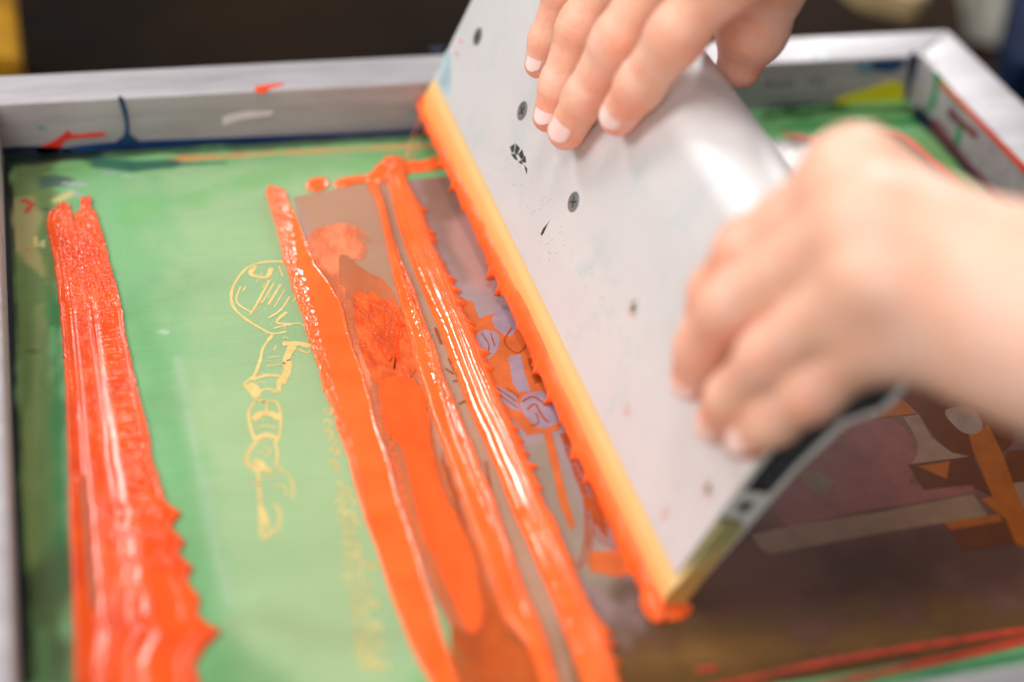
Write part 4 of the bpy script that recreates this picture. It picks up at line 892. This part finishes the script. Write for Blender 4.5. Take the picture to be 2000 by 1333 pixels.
# near hand: left hand wrapped over the grip
nh = [
    ([Lw(1672, 350, 18), Lw(1462, 490, 22), Lw(1400, 570, 15), Lw(1374, 634, 9)], [15, 11.2, 10, 9]),
    ([Lw(1690, 440, 28), Lw(1428, 600, 26), Lw(1372, 680, 16), Lw(1352, 742, 9.5)], [14, 11, 10, 8.6]),
    ([Lw(1710, 545, 26), Lw(1506, 694, 24), Lw(1432, 775, 16), Lw(1400, 828, 9.5)], [13.5, 10.6, 9.4, 8.4]),
    ([Lw(1720, 645, 14), Lw(1588, 764, 15), Lw(1512, 820, 12), Lw(1460, 858, 8.5)], [12, 9.6, 8.6, 7.8]),
    ([Lw(1780, 430, -40), Lw(1690, 420, -56), Lw(1620, 440, -60), Lw(1560, 480, -60)], [15, 13, 11, 9.5]),
]
wa, wb = Lw(2010, 585, -8), Lw(2010, 660, -14)
pn = [(nh[0][0][0], wa, 15, 21), (nh[1][0][0], wa, 15, 21), (nh[2][0][0], wb, 14, 22), (nh[3][0][0], wb, 13.5, 22), (nh[4][0][0], wa, 15, 18), (nh[0][0][0], nh[3][0][0], 12, 12), (wa, Lw(2500, 800, -20), 23, 30), (wb, Lw(2500, 860, -20), 23, 30)]
build_hand(nh, pn, 1.3, [(0, SN, 1.0, 12), (1, SN, .95, 12), (2, SN, .95, 11), (3, SN, .9, 10)], 'near hand curled over the grip, forearm leaving the picture at right')

# ================================================================== SURROUNDINGS
def m_noise2(name, c1, c2, sc_, rough=.6):
    m, t, b = nt(name); t.links.new(ramp(t, noise(t, objco(t), sc_, 4, .6), [(0.35, c1), (0.65, c2)]), b.inputs['Base Color']); b.inputs['Roughness'].default_value = rough; b.inputs['Specular IOR Level'].default_value = .12; return m
tb = pymesh('ground', [(-2500, -1500, -120), (2800, -1500, -120), (2800, 4500, -120), (-2500, 4500, -120)], [(0, 1, 2, 3)], m_noise2('dark_bench', (.0015, .001, .0006, 1), (.030, .013, .003, 1), 1.6, .9)); tb['kind'] = 'structure'
def block(name, px, zt, hgt, mat, label, cat):
    """a block standing on the bench, its top outline given in the picture at height zt"""
    P = [on_z(a, b, zt) for a, b in px]; bm = bmesh.new()
    hi = [bm.verts.new(Vector(p * S)) for p in P]; lo = [bm.verts.new(Vector((p - [0, 0, hgt]) * S)) for p in P]
    bm.faces.new(hi); bm.faces.new(lo[::-1])
    for i in range(len(P)): bm.faces.new((hi[i], lo[i], lo[(i + 1) % len(P)], hi[(i + 1) % len(P)]))
    bmesh.ops.recalc_face_normals(bm, faces=bm.faces); bmesh.ops.bevel(bm, geom=list(bm.edges), offset=3 * S, segments=2, affect='EDGES')
    me = bpy.data.meshes.new(name); bm.to_mesh(me); bm.free(); return tag(link(name, me, mat), label, cat)
block('ink_tub', [(-60, -40), (26, -30), (36, 60), (40, 118), (-60, 120)], -60, 60, m_noise2('tub_yellow', (.16, .08, .004, 1), (.40, .20, .012, 1), 9), 'yellow tub beyond the far left corner of the frame', 'tub')
block('board', [(1655, -90), (1840, -90), (1812, -8), (1790, 2), (1690, -22), (1650, -50)], -60, 20, m_noise2('pale_wood', (.34, .24, .12, 1), (.46, .34, .18, 1), 10), 'pale wooden board beyond the far rail, right of the hand', 'board')
block('fabric_bundle', [(1985, -90), (2160, -90), (2160, 140), (2030, 120), (1990, 130), (1968, 90), (1990, 0)], -60, 60, m_noise2('navy_cloth', (.004, .010, .035, 1), (.008, .02, .06, 1), 12, .8), 'dark navy bundle at the far right edge of the picture', 'cloth')
# crumpled pale rag
V, F = [], []; n = 30
qa = [on_z(1870, -50, -118), on_z(1990, -50, -118), on_z(1960, 95, -118), on_z(1885, 75, -118)]
for i in range(n):
    for j in range(n):
        u, v = i / (n - 1), j / (n - 1); p = (qa[0] * (1 - u) + qa[1] * u) * (1 - v) + (qa[3] * (1 - u) + qa[2] * u) * v
        e = min(1, min(u, v, 1 - u, 1 - v) * 6); p = p + np.array([0, 0, e * (14 + 46 * vnoise(u * 4, v * 4, 3, 71))]); V.append(p)
for i in range(n - 1):
    for j in range(n - 1): F.append((i * n + j, (i + 1) * n + j, (i + 1) * n + j + 1, i * n + j + 1))
o = fix_normals(pymesh('rag', V, F, m_noise2('rag_cloth', (.24, .23, .18, 1), (.42, .41, .36, 1), 20, .8), None, True)); tag(o, 'crumpled pale grey rag beyond the far right corner', 'rag')
print('tris', sum(len(o.data.polygons) * 2 for o in bpy.data.objects if o.type == 'MESH'))
